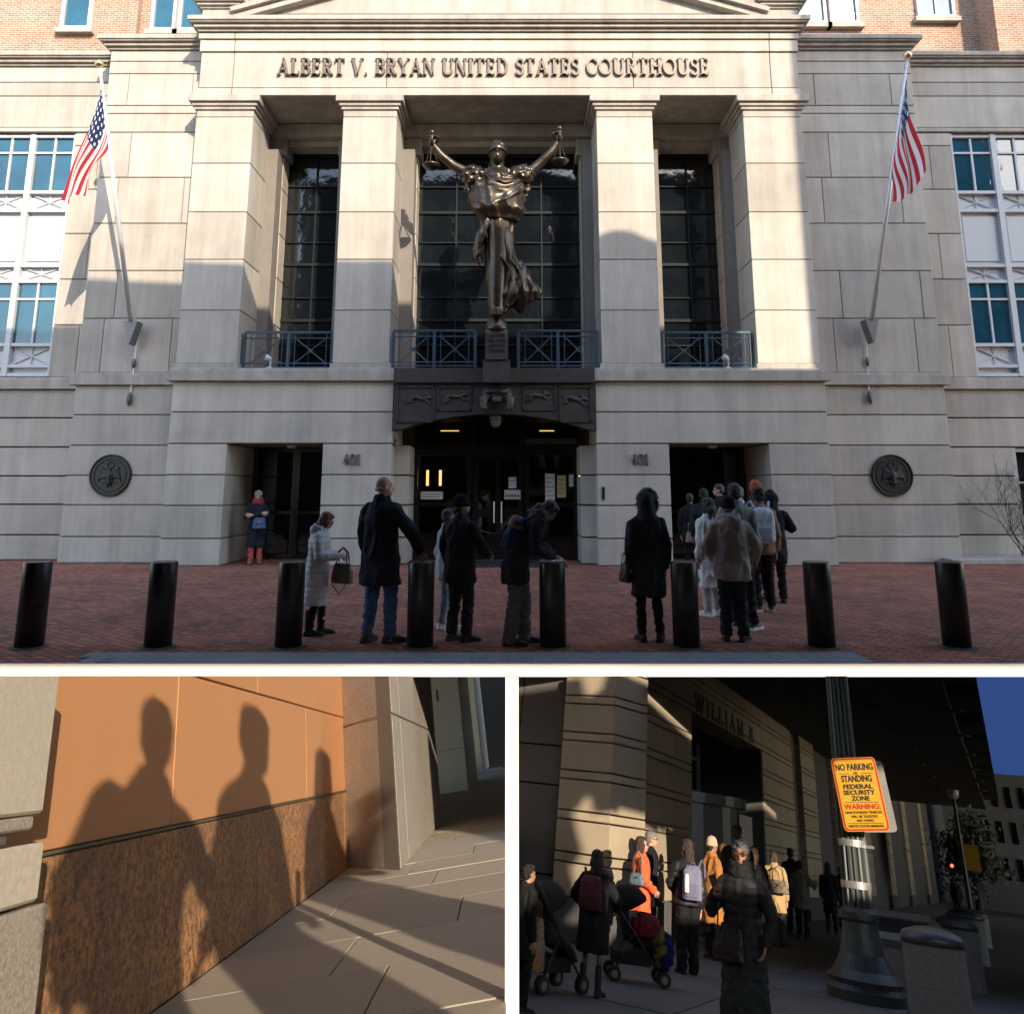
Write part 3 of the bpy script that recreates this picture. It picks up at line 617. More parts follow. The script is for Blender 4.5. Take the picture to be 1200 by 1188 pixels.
for x in (-.43, -.25):
    b = bmesh.new(); tube(b, [(x, YE - .02, .85), (x, YE - .02, 1.35)], .018, 8); o = link('door_handle', b, mat('brushed_steel', (.5, .5, .5), .3, 1)); o.parent = D
bm = bmesh.new(); bx(bm, -2.4, 1.6, YE - .1, YE + .15, 2.55, 2.72)
for x in (-.98, .28): bx(bm, x - .06, x + .06, YE - .08, YE + .1, 2.72, 3.42)
TR = link('transom_frame', bm, BLACKM, CH)
for a, b in ((-2.38, -1.05), (-.91, .21), (.35, 1.58)):
    o = box('transom_pane', (a, b), (YE + .02, YE + .03), (2.72, 3.42), CG); o.parent = TR
# lobby behind the glass
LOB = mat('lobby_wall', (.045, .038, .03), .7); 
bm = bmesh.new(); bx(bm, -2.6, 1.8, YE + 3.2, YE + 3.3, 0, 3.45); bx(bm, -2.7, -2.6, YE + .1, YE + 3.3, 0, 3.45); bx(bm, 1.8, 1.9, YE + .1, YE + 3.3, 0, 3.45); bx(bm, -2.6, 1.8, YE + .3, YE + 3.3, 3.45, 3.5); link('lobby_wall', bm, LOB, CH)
GLOW = mat('warm_lamp', (1, .75, .35), .5, var=0, emit=(1, .6, .2), estr=1.1)
for xp in (501, 516, 548, 679):
    q = px_y(xp, 560, YE + 1.4); b = bmesh.new(); tube(b, [(q[0], YE + 1.4, q[2] - .2), (q[0], YE + 1.4, q[2] + .2)], .035 if xp != 548 else .012, 8); link('wall_lamp', b, GLOW, CH)
for a, b in ((-2.2, -1.2), (.5, 1.4)):
    o = box('cove_light', (a + .25, b - .25), (YE + 2.2, YE + 2.25), (3.2, 3.22), GLOW, CH)
PAPER = mat('paper', (.72, .72, .68), .9, var=.03); YEL = mat('yellow_paper', (.6, .5, .2), .9); INK = mat('ink', (.03, .03, .04), .8, var=0)
def paper(xa, ya, xb, yb, m=PAPER, lines=0, nm='notice'):
    p0, p1 = px_y(xa, yb, YE - .03), px_y(xb, ya, YE - .03)
    o = box(nm, (p0[0], p1[0]), (YE - .034, YE - .03), (p0[2], p1[2]), m, CH)
    for k in range(lines):
        z = p1[2] - (p1[2] - p0[2]) * (k + 1) / (lines + 1); b = box('print', (p0[0] + .02, p1[0] - .02 - .05 * (k % 2)), (YE - .037, YE - .0345), (z - .006, z + .006), INK); b.parent = o
    return o
paper(639, 555, 650, 586, lines=5); paper(653, 557, 663, 583, YEL, 4); paper(667, 556, 678, 570, lines=2); paper(680, 556, 689, 570, lines=2); paper(493, 576, 519, 585, lines=2)
paper(596, 559, 605, 572, lines=2)
o = paper(591, 574, 610, 585, WHITE)
for k in range(5):
    q = px_y(593.6 + k * 3.4, 580.5, YE - .04); b = box('print', (q[0] - .02, q[0] + .02), (YE - .0375, YE - .0345), (q[2] - .035, q[2] + .02), INK); b.parent = o
# side doorways
for a, b in ((-6.4, -4.26), (3.54, 5.77)):
    part('doorway_ceiling', (a, b), (YF + .05, YF + 2.3), (2.665, 2.7), JOINT, 0)
    window(a + .1, (a + b) / 2, .02, 2.64, YF + 1.95, [0, 1], [0, .08, .4, 1], BLACKM, GLASS, .09, 'door'); window((a + b) / 2 + .005, b - .1, .02, 2.64, YF + 1.95, [0, 1], [0, .08, .4, 1], BLACKM, GLASS, .09, 'door')
    bm = bmesh.new(); lathe(bm, [(.09, 0), (.12, .05), (.12, .07)], 14, ((a + b) / 2 + .1, YF + 1.0, 2.6)); link('ceiling_lamp', bm, WHITE, CH)
# pavilions beside the portico, wings and brick storey
def joints(x0, x1, k): 
    w_ = x1 - x0; return [[x0, x0 + .2 * w_, x0 + .82 * w_, x1], [x0, x0 + .28 * w_, x0 + .9 * w_, x1], [x0, x1]][k]
UC = [4.36, 5.68, 6.87, 8.08, 9.28, 10.49, 11.0, 11.22, 12.1, 12.45, 12.75]
for x0, x1 in ((-10.35, XL + .05), (XR - .05, 10.25)):
    y = YF + .7
    for z0, z1 in zip(CZ, CZ[1:]): blk(x0, x1, y, y + 1.5, z0, z1)
    part('wall_core', (x0 + .03, x1 - .03), (y + .03, y + 1.4), (0, 12.8), JOINT, 0)
    part('ledge', (x0 - .1, x1 + .1), (y - .1, y + 1.5), (4.06, 4.3)); part('ledge_top', (x0 - .05, x1 + .05), (y - .05, y + 1.5), (4.3, 4.36))
    for i, (z0, z1) in enumerate(zip(UC, UC[1:])):
        js = joints(x0, x1, (0, 1, 2, 0, 1, 2, 2, 0, 2, 2)[i])
        for a, b in zip(js, js[1:]): blk(a, b, y, y + 1.5, z0, z1, g=.008 if len(js) > 2 else .0, gz=.012)
    cornice(x0, x1, y, y + 1.5, 12.75)
    part('parapet', (x0 - .05, x1 + .05), (y + .1, y + 1.4), (13.05, 13.3))
for x0, x1, sx in ((-24, -10.3, -1), (10.2, 24, 1)):
    y = YF + 1.5
    for z0, z1 in zip(CZ, CZ[1:]):
        js = [x0, (x0 + x1) / 2, x1] if True else 0
        for a, b in zip(js, js[1:]):
            if sx > 0 and z0 < 2.6 and z0 > .5: 
                if a < 12: 
                    blk(a, 12.25, y, y + 1.2, z0, z1); blk(13.6, b, y, y + 1.2, z0, z1); continue
            blk(a, b, y, y + 1.2, z0, z1)
    part('wall_core', (x0 + .03, x1 - .03), (y + .25, y + 1.1), (0, 13), JOINT, 0)
    part('ledge', (x0, x1), (y - .1, y + 1.2), (4.06, 4.3)); part('ledge_top', (x0, x1), (y - .05, y + 1.2), (4.3, 4.36))
    e = -11.5 if sx < 0 else 11.55
    for i, (z0, z1) in enumerate(zip(UC[:6], UC[1:6] + [10.85])):
        a, b = (e, x1) if sx < 0 else (x0, e); js = joints(a, b, 2) if i % 2 else [a, a + .55 * (b - a), b]
        for p, q in zip(js, js[1:]): blk(p, q, y, y + 1.2, z0, z1, g=.006, gz=.012)
    for z0, z1 in ((10.87, 11.0), (11.0, 11.9), (11.9, 12.3), (12.3, 12.75)): blk(x0, x1, y - .02 * (z0 < 10.9), y + 1.2, z0, z1, gz=.012)
    cornice(x0, x1, y, y + 1.2, 12.75); part('parapet', (x0, x1), (y + .1, y + 1.2), (13.05, 13.22))
    # white window bays
    n = 2
    for k in range(n):
        w0, w1 = (e - 2.3 * (k + 1), e - 2.3 * k) if sx < 0 else (e + 2.3 * k, e + 2.3 * (k + 1)); yb = y + .12; m0 = (w0 + w1) / 2
        WB = box('window_bay', (w0, w1), (yb + .1, yb + .2), (4.4, 10.86), WHITE, CH)
        def piece(nm, *q, m=WHITE):
            o = box(nm, *q, m); o.parent = WB; return o
        for x in (w0, m0, w1): piece('jamb', (x - .07, x + .07), (yb - .05, yb + .098), (4.4, 10.86))
        for z in (4.4, 4.62, 5.16, 6.8, 7.22, 8.7, 9.2, 10.76): piece('rail', (w0 + .07, w1 - .07), (yb - .03, yb + .097), (z, z + .08))
        for a, b in ((w0, m0), (m0, w1)):
            for z0, z1 in ((5.24, 6.8), (9.28, 10.76)):
                for xx in ((a + b) / 2,): piece('muntin', (xx - .025, xx + .025), (yb - .0, yb + .096), (z0, z1))
                zz = z1 - .42; piece('muntin', (a + .07, b - .07), (yb - .001, yb + .095), (zz - .025, zz + .025))
                for p, q in ((a + .07, (a + b) / 2 - .025), ((a + b) / 2 + .025, b - .07)):
                    for r0, r1 in ((z0, zz - .025), (zz + .025, z1)): piece('pane', (p, q), (yb + .05, yb + .06), (r0, r1), m=BLUEG)
            for z0, z1 in ((4.7, 5.16), (6.88, 7.22), (8.78, 9.2)):
                for s in (1, -1):
                    bm = bmesh.new(); tube(bm, [(a + .08, yb + .07, z0 if s > 0 else z1), (b - .08, yb + .07 + .01 * s, z1 if s > 0 else z0)], .018, 6); o = link('lattice_bar', bm, WHITE); o.parent = WB
                bm = bmesh.new(); tube(bm, [((a + b) / 2, yb + .07, z0), ((a + b) / 2, yb + .07, z1)], .015, 6); o = link('lattice_bar', bm, WHITE); o.parent = WB
            piece('panel', (a + .16, b - .16), (yb + .06, yb + .099), (7.4, 8.6))
    if sx > 0: window(12.25, 13.6, .62, 2.62, y + .2, [0, .5, 1], [0, .6, 1], WHITE, GLASS, .08)
# brick storey behind
yb = 23.0
part('brick_wall', (-30, 30), (yb, yb + .5), (12, 20), BRICKW, 0)
for (xa, xc, y1) in ((72, 107, 36), (177, 206, 38), (209, 246, 38), (935, 968, 30), (972, 1006, 30), (1074, 1118, 23)):
    p0, p1 = px_y(xa, y1, yb), px_y(xc, y1, yb)
    W = window(p0[0], p1[0], p0[2], p0[2] + 2.2, yb - .07, [0, .5, 1] if xc - xa > 40 else [0, 1], [0, 1], WHITE, BLUEG, .09, 'upper_window')
    o = box('sill', (p0[0] - .12, p1[0] + .12), (yb - .2, yb - .002), (p0[2] - .16, p0[2]), STONE2); o.parent = W
for xa, xc in ((150, 160), (1150, 1163)):
    p = px_y(xa, 20, yb - .3); q = px_y(xc, 20, yb - .3); part('brick_pier', (p[0], q[0]), (yb - .25, yb - .002), (13, 20), BRICKW, 0)
part('brick_bay', (px_y(1166, 20, yb - 1)[0], 30), (yb - 1.0, yb - .003), (13, 20), BRICKW, 0)
# ---------------------------------------------------------------- bronze statue
YS = 17.45; XS = -.34
ST = root('statue', (XS, YS, 4.3), 'bronze blindfolded woman in billowing robes holding up a pair of scales on a pedestal', 'statue')
SBR = mat('statue_bronze', (.085, .067, .05), .34, .85, var=.35, vs_=3, bump=.12, bs=14)
O = V((XS, YS, 0))
def sp_(nm, me, m=SBR, p=None): return link(nm, me, m, p or ST, smooth=True)
bm = bmesh.new()
def q(x, y, z): return O + V((x, y, z))
tube(bm, [q(0, 0, 5.5), q(0, -.02, 6.1), q(.02, 0, 6.8), q(0, 0, 7.7)], [.17, .22, .27, .34], 14)
tube(bm, [q(.12, .1, 5.55), q(.2, .12, 6.2), q(.12, .05, 7.4)], [.12, .2, .3], 12)
tube(bm, [q(0, 0, 7.6), q(0, -.02, 8.2), q(0, 0, 8.75), q(0, .02, 9.0)], [.36, .36, .42, .2], 16, .7)
tube(bm, [q(0, .02, 8.9), q(0, -.02, 9.25)], [.17, .16], 12)
HS = MX.Translation(q(0, -.08, 9.33)) @ MX.Rotation(R(180), 4, 'Z') @ MX.Rotation(R(10), 4, 'X') @ MX.Scale(2.75, 4)
blob(bm, (0, -.012, .02), (.075, .092, .095), HS); blob(bm, (0, .03, -.05), (.052, .058, .066), HS); blob(bm, (0, .058, -.092), (.026, .026, .02), HS)
tube(bm, [HS @ V(p) for p in ((0, .08, .015), (0, .1, -.02), (0, .112, -.04), (0, .088, -.048))], [.02, .024, .036, .02], 8)
tube(bm, [HS @ V((-.024, .084, -.072)), HS @ V((0, .094, -.07)), HS @ V((.024, .084, -.072))], .018, 6)
HL, HR = q(-1.53, -.1, 9.62), q(1.45, -.1, 9.72)
for s, h, e in ((-1, HL, q(-1.02, -.02, 9.05)), (1, HR, q(.98, -.02, 9.1))):
    tube(bm, [q(.5 * s, .02, 8.82), q(.75 * s, 0, 8.9), e, e + (h - e) * .5 + V((.04 * s, 0, -.04)), h - V((0, 0, .05))], [.17, .135, .115, .1, .068], 12)
tube(bm, [q(-.02, -.05, 5.52), q(0, -.3, 5.44)], [.13, .1], 10)
me = fuse(bm, .03, 3); bm = bmesh.new(); bm.from_mesh(me)
for s, h in ((-1, HL), (1, HR)):
    k = bmesh.new(); add_hand(k, V((0, 0, 0)), V((.12 * -s, 0, 1)), V((0, -1, 0)), 2.3, s); k.transform(MX.Translation(h - V((0, 0, .1))) @ MX.Scale(2.2, 4)); tmp = bpy.data.meshes.new('t'); k.to_mesh(tmp); k.free(); bm.from_mesh(tmp)
for i in range(4): tube(bm, [q(-.09 + .06 * i, -.3, 5.47), q(-.1 + .065 * i, -.42, 5.42)], [.035, .028], 6)
bm.to_mesh(me); bm.free(); sp_('figure', me)
# robe: lofts whose folds are cut as sharp ridges
def lerp_rings(rings, z):
    for a, b in zip(rings, rings[1:]):
        if a[0] <= z <= b[0]: t = (z - a[0]) / (b[0] - a[0]); t = t * t * (3 - 2 * t); return [p + (r_ - p) * t for p, r_ in zip(a, b)]
    return list(rings[-1])
def ridge(t): return 1 - 2 * abs(math.sin(t)) ** .8
def drape(rings, fold, nz=46, na=96, vox=.02):
    bm = bmesh.new(); rr = []
    for k in range(nz + 1):
        z = rings[0][0] + (rings[-1][0] - rings[0][0]) * k / nz; _, cx, cy, rx, ry = lerp_rings(rings, z); pts = []
        for i in range(na):
            a = 2 * math.pi * i / na; d = fold(a, z, cx + rx * math.cos(a)); pts.append(q(cx + (rx + d) * math.cos(a), cy + (ry + d) * math.sin(a), z))
        rr.append(pts)
    rings_loft(bm, rr); return fuse(bm, vox, 1)
nz_ = lambda a, z, f=1.0: noise.noise(V((math.cos(a) * f, math.sin(a) * f, z * f)))
sp_('bodice', drape([(7.6, .03, -.02, .3, .24), (7.68, .03, -.08, .46, .36), (7.9, .03, -.14, .6, .44), (8.2, .0, -.12, .64, .44), (8.5, 0, -.06, .6, .37), (8.72, 0, 0, .53, .31), (8.88, 0, .02, .42, .25), (8.99, 0, .02, .2, .17)],
    lambda a, z, x: .034 * ridge(9.5 * (z - .8 * x * x) + 4.5 * nz_(a, z, 1.3)) + .03 * ridge(4 * a + 3 * nz_(a, z, 1.8)) + .06 * nz_(a, z, 2.0)))
for s, e in ((-1, q(-.78, 0, 8.93)), (1, q(.78, 0, 8.97))):
    bm = bmesh.new(); tube(bm, [q(.36 * s, .02, 8.74), q(.54 * s, 0, 8.8), q(.68 * s, 0, 8.86), e], [.24, .25, .22, .15], 16); tube(bm, [q(.58 * s, .03, 8.78), q(.66 * s, .06, 8.45), q(.62 * s, .08, 8.2)], [.17, .1, .03], 10, .7)
    sp_('sleeve', fuse(bm, .022, 2, .035, (7, 4, 7)))
sp_('robe_skirt', drape([(5.6, .0, .05, .15, .16), (5.72, .1, .09, .27, .24), (6.0, .23, .14, .44, .35), (6.4, .2, .13, .44, .35), (6.8, .08, .06, .36, .31), (7.3, .0, .0, .33, .3), (7.75, 0, 0, .36, .3)],
    lambda a, z, x: .05 * ridge(4.5 * a + 1.9 * z + 2.4 * nz_(a, z, .9)) + .03 * ridge(9 * a - 1.3 * z + 2 * nz_(a, z, 1.4)), 60, 120, .018))
bm = bmesh.new(); tube(bm, [q(.22, .1, 7.0), q(.44, .14, 6.5), q(.68, .22, 6.05), q(.46, .22, 5.66)], [.1, .22, .28, .08], 16, 1.2); sp_('trailing_cloth', fuse(bm, .02, 2, .045, (5, 5, 1.6)))
bm = bmesh.new(); tube(bm, [q(-.18, -.2, 7.72), q(-.36, -.24, 7.3), q(-.46, -.2, 6.95), q(-.4, -.12, 6.6)], [.1, .14, .11, .02], 14, .6); sp_('sash', fuse(bm, .018, 2, .035, (7, 7, 2)))
bm = bmesh.new(); rings_loft(bm, [[HS @ p for p in ell((0, -.01, z), a, c, 20)] for z, a, c in ((-.005, .08, .1), (.0, .084, .104), (.035, .083, .103), (.04, .079, .098))]); tube(bm, [HS @ V((.05, -.1, .02)), HS @ V((.075, -.12, -.08)), HS @ V((.08, -.1, -.16))], [.03, .035, .015], 8, .5); sp_('blindfold', bm)
bm = bmesh.new(); blob(bm, (0, -.03, .05), (.082, .092, .082), HS); blob(bm, (0, -.09, .02), (.06, .05, .05), HS); sp_('hair', fuse(bm, .02, 2, .02, (9, 9, 9)))
for h in (HL, HR):
    bm = bmesh.new(); tube(bm, [h - V((0, .05, .12)), h + V((0, -.05, .12)), h + V((0, -.05, .2))], [.05, .05, .03], 10); blob(bm, h + V((0, -.05, .2)), .07); S = sp_('scale_handle', bm)
    c = h + V((0, -.05, -.62)); bm = bmesh.new(); lathe(bm, [(.02, -.1), (.14, -.075), (.2, -.01), (.215, .02), (.2, .02), (.13, -.04), (.01, -.06)], 20, c); o = link('scale_pan', bm, SBR, smooth=True); o.parent = S
    for k in range(3):
        a = 2 * math.pi * k / 3 + .5; bm = bmesh.new(); tube(bm, [h + V((0, -.05, -.1)), c + V((.2 * math.cos(a), .2 * math.sin(a), .01))], .013, 6); o = link('chain', bm, SBR); o.parent = S
# pedestal
bm = bmesh.new(); bx(bm, XS - .3, XS + .3, YS - .15, YF - .22, 3.95, 4.45); bx(bm, XS - .25, XS + .25, YS - .2, YS + .4, 4.45, 5.05)
rings_loft(bm, [[V((XS + a * .25 * k, YS + .1 + b * .3 * k, z)) for a, b in ((-1, -1), (1, -1), (1, 1), (-1, 1))] for z, k in ((5.05, 1), (5.12, .94))])
PD = link('pedestal', bm, BRONZE, ST)
bm = bmesh.new(); lathe(bm, [(.25, 5.1), (.26, 5.16), (.24, 5.28), (.17, 5.4), (.05, 5.45)], 24, (XS, YS, 0)); o = link('globe', bm, SBR, smooth=True); o.parent = PD
for k, tx in enumerate(('JUSTICE', 'DELAYED', 'JUSTICE', 'DENIED')):
    me = text_mesh(tx, .1, .008); o = link('pedestal_lettering', me, SBR); o.parent = PD; o.location = (XS, YS - .203, 4.94 - k * .11)
# ---------------------------------------------------------------- seals on the side walls
def seal(px, py, label, Y):
    c = px_y(px, py, Y); r = .48
    e = root('wall_seal', (c[0], Y, c[2]), label, 'seal', 'round seals on the side walls'); SB = mat('seal_bronze', (.03, .029, .028), .45, .5, var=.3, vs_=8)
    def y_disc(r0, r1, y0, y1):
        bm = bmesh.new(); lathe(bm, [(r0, 0), (r1, y0 - y1)], 40); bm.transform(MX.Translation((c[0], y0, c[2])) @ MX.Rotation(R(90), 4, 'X')); return bm
    link('disc', y_disc(r, r, Y, Y - .04), SB, e)
    for rr, t in ((r - .02, .022), (r - .11, .012)):
        bm = bmesh.new(); tube(bm, [(c[0] + rr * math.cos(a), Y - .045, c[2] + rr * math.sin(a)) for a in [2 * math.pi * k / 40 for k in range(41)]], t, 6, cap=False); link('rim', bm, SB, e, smooth=True)
    bm = bmesh.new(); Q = lambda x, z: V((c[0] + x, Y - .045, c[2] + z))
    tube(bm, [Q(0, -.2), Q(0, 0), Q(0, .1)], [.07, .08, .05], 10); blob(bm, Q(-.02, .13), .045); tube(bm, [Q(-.04, .13), Q(-.09, .12)], [.02, .006], 6)
    for s in (1, -1):
        for k in range(5): tube(bm, [Q(.05 * s, .04 - .02 * k), Q((.16 + .02 * k) * s, .14 - .05 * k), Q((.22 + .012 * k) * s, .2 - .09 * k)], [.035, .03, .012], 6)
        tube(bm, [Q(.04 * s, -.12), Q(.12 * s, -.18), Q(.2 * s, -.16)], [.03, .02, .018], 6)
    for k in range(5): tube(bm, [Q(0, -.16), Q(-.08 + .04 * k, -.27)], [.025, .012], 6)
    me = fuse(bm, .014, 1); link('eagle', me, SB, e)
    bm = bmesh.new(); tube(bm, [Q(.075 * math.cos(a), .24 + .075 * math.sin(a)) for a in [2 * math.pi * k / 16 for k in range(17)]], .018, 6, cap=False); link('star_ring', bm, SB, e, smooth=True)
seal(130, 557, 'dark round eagle seal on the stone wall left of the portico', YF + .7); seal(1045, 557, 'dark round eagle seal on the stone wall right of the portico', YF + .7)
# ---------------------------------------------------------------- flags
def flagmat():
    m = mat('flag_cloth', (.7, .7, .7), .8, var=0); t = m.node_tree; N = t.nodes; L = t.links; b = N['Principled BSDF']
    uv = N.new('ShaderNodeUVMap'); s = N.new('ShaderNodeSeparateXYZ'); L.new(uv.outputs[0], s.inputs[0])
    def mth(op, a, c, d=None):
        n = N.new('ShaderNodeMath'); n.operation = op
        for i, v in enumerate((a, c)):
            if v is None: continue
            if isinstance(v, (int, float)): n.inputs[i].default_value = v
            else: L.new(v, n.inputs[i])
        return n.outputs[0]
    u, v = s.outputs[0], s.outputs[1]
    st = mth('GREATER_THAN', mth('MODULO', mth('MULTIPLY', v, 6.5), 1), .5)
    mx = N.new('ShaderNodeMix'); mx.data_type = 'RGBA'; L.new(st, mx.inputs[0]); mx.inputs[6].default_value = (.5, .02, .035, 1); mx.inputs[7].default_value = (.75, .73, .7, 1)
    can = mth('MULTIPLY', mth('LESS_THAN', u, .4), mth('GREATER_THAN', v, 6 / 13))
    fu = mth('SUBTRACT', mth('FRACT', mth('MULTIPLY', u, 15), None), .5); row = mth('FLOOR', mth('MULTIPLY', u, 15), None)
    fv = mth('SUBTRACT', mth('FRACT', mth('ADD', mth('MULTIPLY', v, 9.3), mth('MULTIPLY', mth('MODULO', row, 2), .5)), None), .5)
    dd = mth('ADD', mth('MULTIPLY', fu, fu), mth('MULTIPLY', fv, fv)); star = mth('LESS_THAN', dd, .06)
    m2 = N.new('ShaderNodeMix'); m2.data_type = 'RGBA'; L.new(star, m2.inputs[0]); m2.inputs[6].default_value = (.012, .025, .1, 1); m2.inputs[7].default_value = (.75, .75, .75, 1)
    m3 = N.new('ShaderNodeMix'); m3.data_type = 'RGBA'; L.new(can, m3.inputs[0]); L.new(mx.outputs[2], m3.inputs[6]); L.new(m2.outputs[2], m3.inputs[7])
    L.new(m3.outputs[2], b.inputs['Base Color'])
    tr = N.new('ShaderNodeBsdfTranslucent'); L.new(m3.outputs[2], tr.inputs[0]); ms = N.new('ShaderNodeMixShader'); ms.inputs[0].default_value = .3; L.new(b.outputs[0], ms.inputs[1]); L.new(tr.outputs[0], ms.inputs[2]); L.new(ms.outputs[0], N['Material Output'].inputs[0])
    return m
FLAG = flagmat(); POLE = mat('pole_white', (.68, .69, .7), .35, .4, var=.05)
def flagpole(base, topp, corners, lab, flab, s, wallY):
    e = root('flagpole', base, lab, 'flagpole', 'slanted flagpoles on the front wall'); b, t = V(base), V(topp)
    bm = bmesh.new(); tube(bm, [b, b + (t - b) * .5, t], [.055, .05, .032], 12); link('pole', bm, POLE, e, smooth=True)
    bm = bmesh.new(); blob(bm, t + (t - b).normalized() * .1, .1); lathe(bm, [(.03, 0), (.05, .03), (.03, .06)], 10, t); link('finial_ball', bm, mat('gilt', (.75, .6, .35), .25, .9), e, smooth=True)
    bm = bmesh.new(); rings_loft(bm, [[b + V((x * k, y, z)) for x, y in ((-.16, .0), (.16, .0), (.16, .3), (-.16, .3))] for z, k in ((-.55, .1), (-.05, .9), (0, 1))]); link('bracket', bm, mat('bracket_grey', (.2, .19, .18), .5, .5), e)
    w0 = V((b.x - .02, wallY - .04, b.z)); bm = bmesh.new(); tube(bm, [b + V((.04, .0, .4)), w0 + V((.03, -.03, -.5)), w0 + V((.0, 0, -.95)), w0 + V((0, 0, -1.2)), w0 + V((-.02, 0, -1.65))], .014, 6); link('halyard', bm, POLE, e)
    bm = bmesh.new(); lathe(bm, [(.01, .16), (.05, .1), (.06, 0), (.05, -.1), (.01, -.16)], 12, w0 + V((-.02, -.03, -1.8))); blob(bm, w0 + V((0, -.02, -.95)), (.05, .04, .12)); link('cleat', bm, mat('cleat_steel', (.12, .12, .13), .5, .6), e, smooth=True)
    bm = bmesh.new()
    for k in range(3): tube(bm, [b + (t - b) * (.97 - .09 * k) + V((.05, 0, 0)), b + (t - b) * (.97 - .09 * k) + V((-.05, -.02, 0))], .02, 6)
    link('clip', bm, POLE, e)
    hT, hB, fT, fB = [V(c) for c in corners]; nu, nv = 44, 22; bm = bmesh.new(); uvl = bm.loops.layers.uv.new(); g = []
    for i in range(nu + 1):
        col = []
        for j in range(nv + 1):
            u, v = i / nu, j / nv; p = (hB.lerp(hT, v)).lerp(fB.lerp(fT, v), u)
            p = p + V((0, -1, 0)) * (.13 * math.sin(v * 9 + u * 3.5 + s) * (.25 + .75 * u)) + V((.05 * math.sin(u * 7 + s), 0, -.16 * math.sin(math.pi * v) * u + .05 * math.sin(v * 12 + u * 3) * u))
            col.append((bm.verts.new(p), u, v))
        g.append(col)
    for i in range(nu):
        for j in range(nv):
            qd = (g[i][j], g[i + 1][j], g[i + 1][j + 1], g[i][j + 1]); f = bm.faces.new([x[0] for x in qd])
            for l, x in zip(f.loops, qd): l[uvl].uv = (x[1], x[2])
    F = link('flag', bm, FLAG, smooth=True); tag(F, flab, 'flag', 'flags on the slanted poles')
yb_, yt_ = 18.25, 16.7
b0, t0 = px_y(153, 376, yb_), px_y(117, 80, yt_)
def on(b, t, k): return b + (t - b) * k
flagpole(b0, t0, (on(b0, t0, .93), on(b0, t0, .70), px_y(69, 236, 16.6), px_y(101, 218, 16.9)), 'slanted white flagpole left of the portico with a gilt ball', 'striped flag with blue canton hanging on the left pole', 0, YF + .7)
b1, t1 = px_y(1022, 374, yb_), px_y(1063, 70, yt_)
flagpole(b1, t1, (on(b1, t1, .94), on(b1, t1, .66), px_y(1081, 205, 16.7), px_y(1047, 235, 16.9)), 'slanted white flagpole right of the portico with a gilt ball', 'striped flag with blue canton hanging on the right pole', 2, YF + .7)
# ---------------------------------------------------------------- small fittings
def floodlight(px, py, lab):
    c = px_y(px, py, YF + .05); e = root('floodlight', (c[0], YF + .05, 4.36), lab, 'floodlight', 'white floodlights on the ledge'); bm = bmesh.new(); o = V((c[0], YF + .05, 4.36))
    bx(bm, o.x - .06, o.x + .06, o.y - .05, o.y + .05, o.z, o.z + .03); tube(bm, [o + V((0, 0, .02)), o + V((.02, 0, .14)), o + V((-.02, 0, .22))], .015, 8); link('stem', bm, WHITE, e)
    bm = bmesh.new(); tube(bm, [o + V((.03, 0, .19)), o + V((-.02, 0, .24)), o + V((-.1, -.02, .27))], [.03, .06, .075], 12); link('lamp_head', bm, WHITE, e, smooth=True)
floodlight(316, 427, 'small white floodlight on the ledge behind the left railing'); floodlight(853, 427, 'small white floodlight on the ledge behind the right railing')
c = px_y(581, 494, YF + .25); bm = bmesh.new(); lathe(bm, [(.02, -.17), (.1, -.13), (.13, -.03), (.13, .0), (.15, .0), (.15, .12), (.1, .13)], 18, c + V((0, 0, .03)))
tag(link('dome_camera', bm, mat('dome_grey', (.16, .16, .16), .3), smooth=True), 'grey dome camera under the bronze arch', 'camera')
c = px_y(463, 517, YF + .35); e = root('security_camera', c, 'small white security camera at the left end of the arch', 'camera')
bm = bmesh.new(); tube(bm, [c + V((.0, .1, .1)), c + V((.02, -.02, .0))], [.03, .02], 8); link('mount', bm, WHITE, e); bm = bmesh.new(); lathe(bm, [(.01, -.1), (.06, -.07), (.065, .0), (.05, .06)], 12, c + V((.02, -.05, -.03))); link('camera_body', bm, mat('dome_grey', (0, 0, 0)), e, smooth=True)
c = px_y(707, 578, YF); o = box('intercom', (c[0] - .03, c[0] + .03), (YF - .03, YF), (c[2] - .14, c[2] + .14), BLACKM, None, .005); tag(o, 'small black intercom box on the stone pier right of the entrance', 'intercom')
e = root('door_mat', (.1, YF + .5, 0), 'black rubber mat in front of the glass entrance', 'mat')
bm = bmesh.new(); bx(bm, -1.5, 1.2, YF - .3, YF + 1.3, .004, .014); link('rubber', bm, mat('rubber', (.015, .015, .016), .8, bump=.4, bs=80), e)
for xx in (1098, 1160):
    pass
# bare shrub and kerb at the right wing
k0 = px_z(1110, 661); k1 = px_z(1230, 664)
o = box('planter_kerb', (k0.x, 20), (k0.y - .2, YF + 1.5), (0, .13), STONE2, None, .02); tag(o, 'low stone kerb of a planting bed at the foot of the right wing', 'kerb')
e = root('bare_shrub', (11.9, 19.0, .13), 'leafless twiggy shrub in front of the right wing window', 'shrub'); TW = mat('twig', (.07, .05, .04), .9)
def twig(p, d, l, r, n, bm):
    pts = [p]
    for i in range(4): d = (d + V((random.uniform(-.25, .25), random.uniform(-.25, .25), random.uniform(-.1, .2)))).normalized(); pts.append(pts[-1] + d * l / 4)
    tube(bm, pts, [r * (1 - .18 * i) for i in range(5)], 4)
    if n:
        for k in range(4): i = random.randint(1, 4); twig(pts[i], (d + V((random.uniform(-.9, .9), random.uniform(-.9, .9), random.uniform(-.2, .7)))).normalized(), l * .62, r * .55, n - 1, bm)
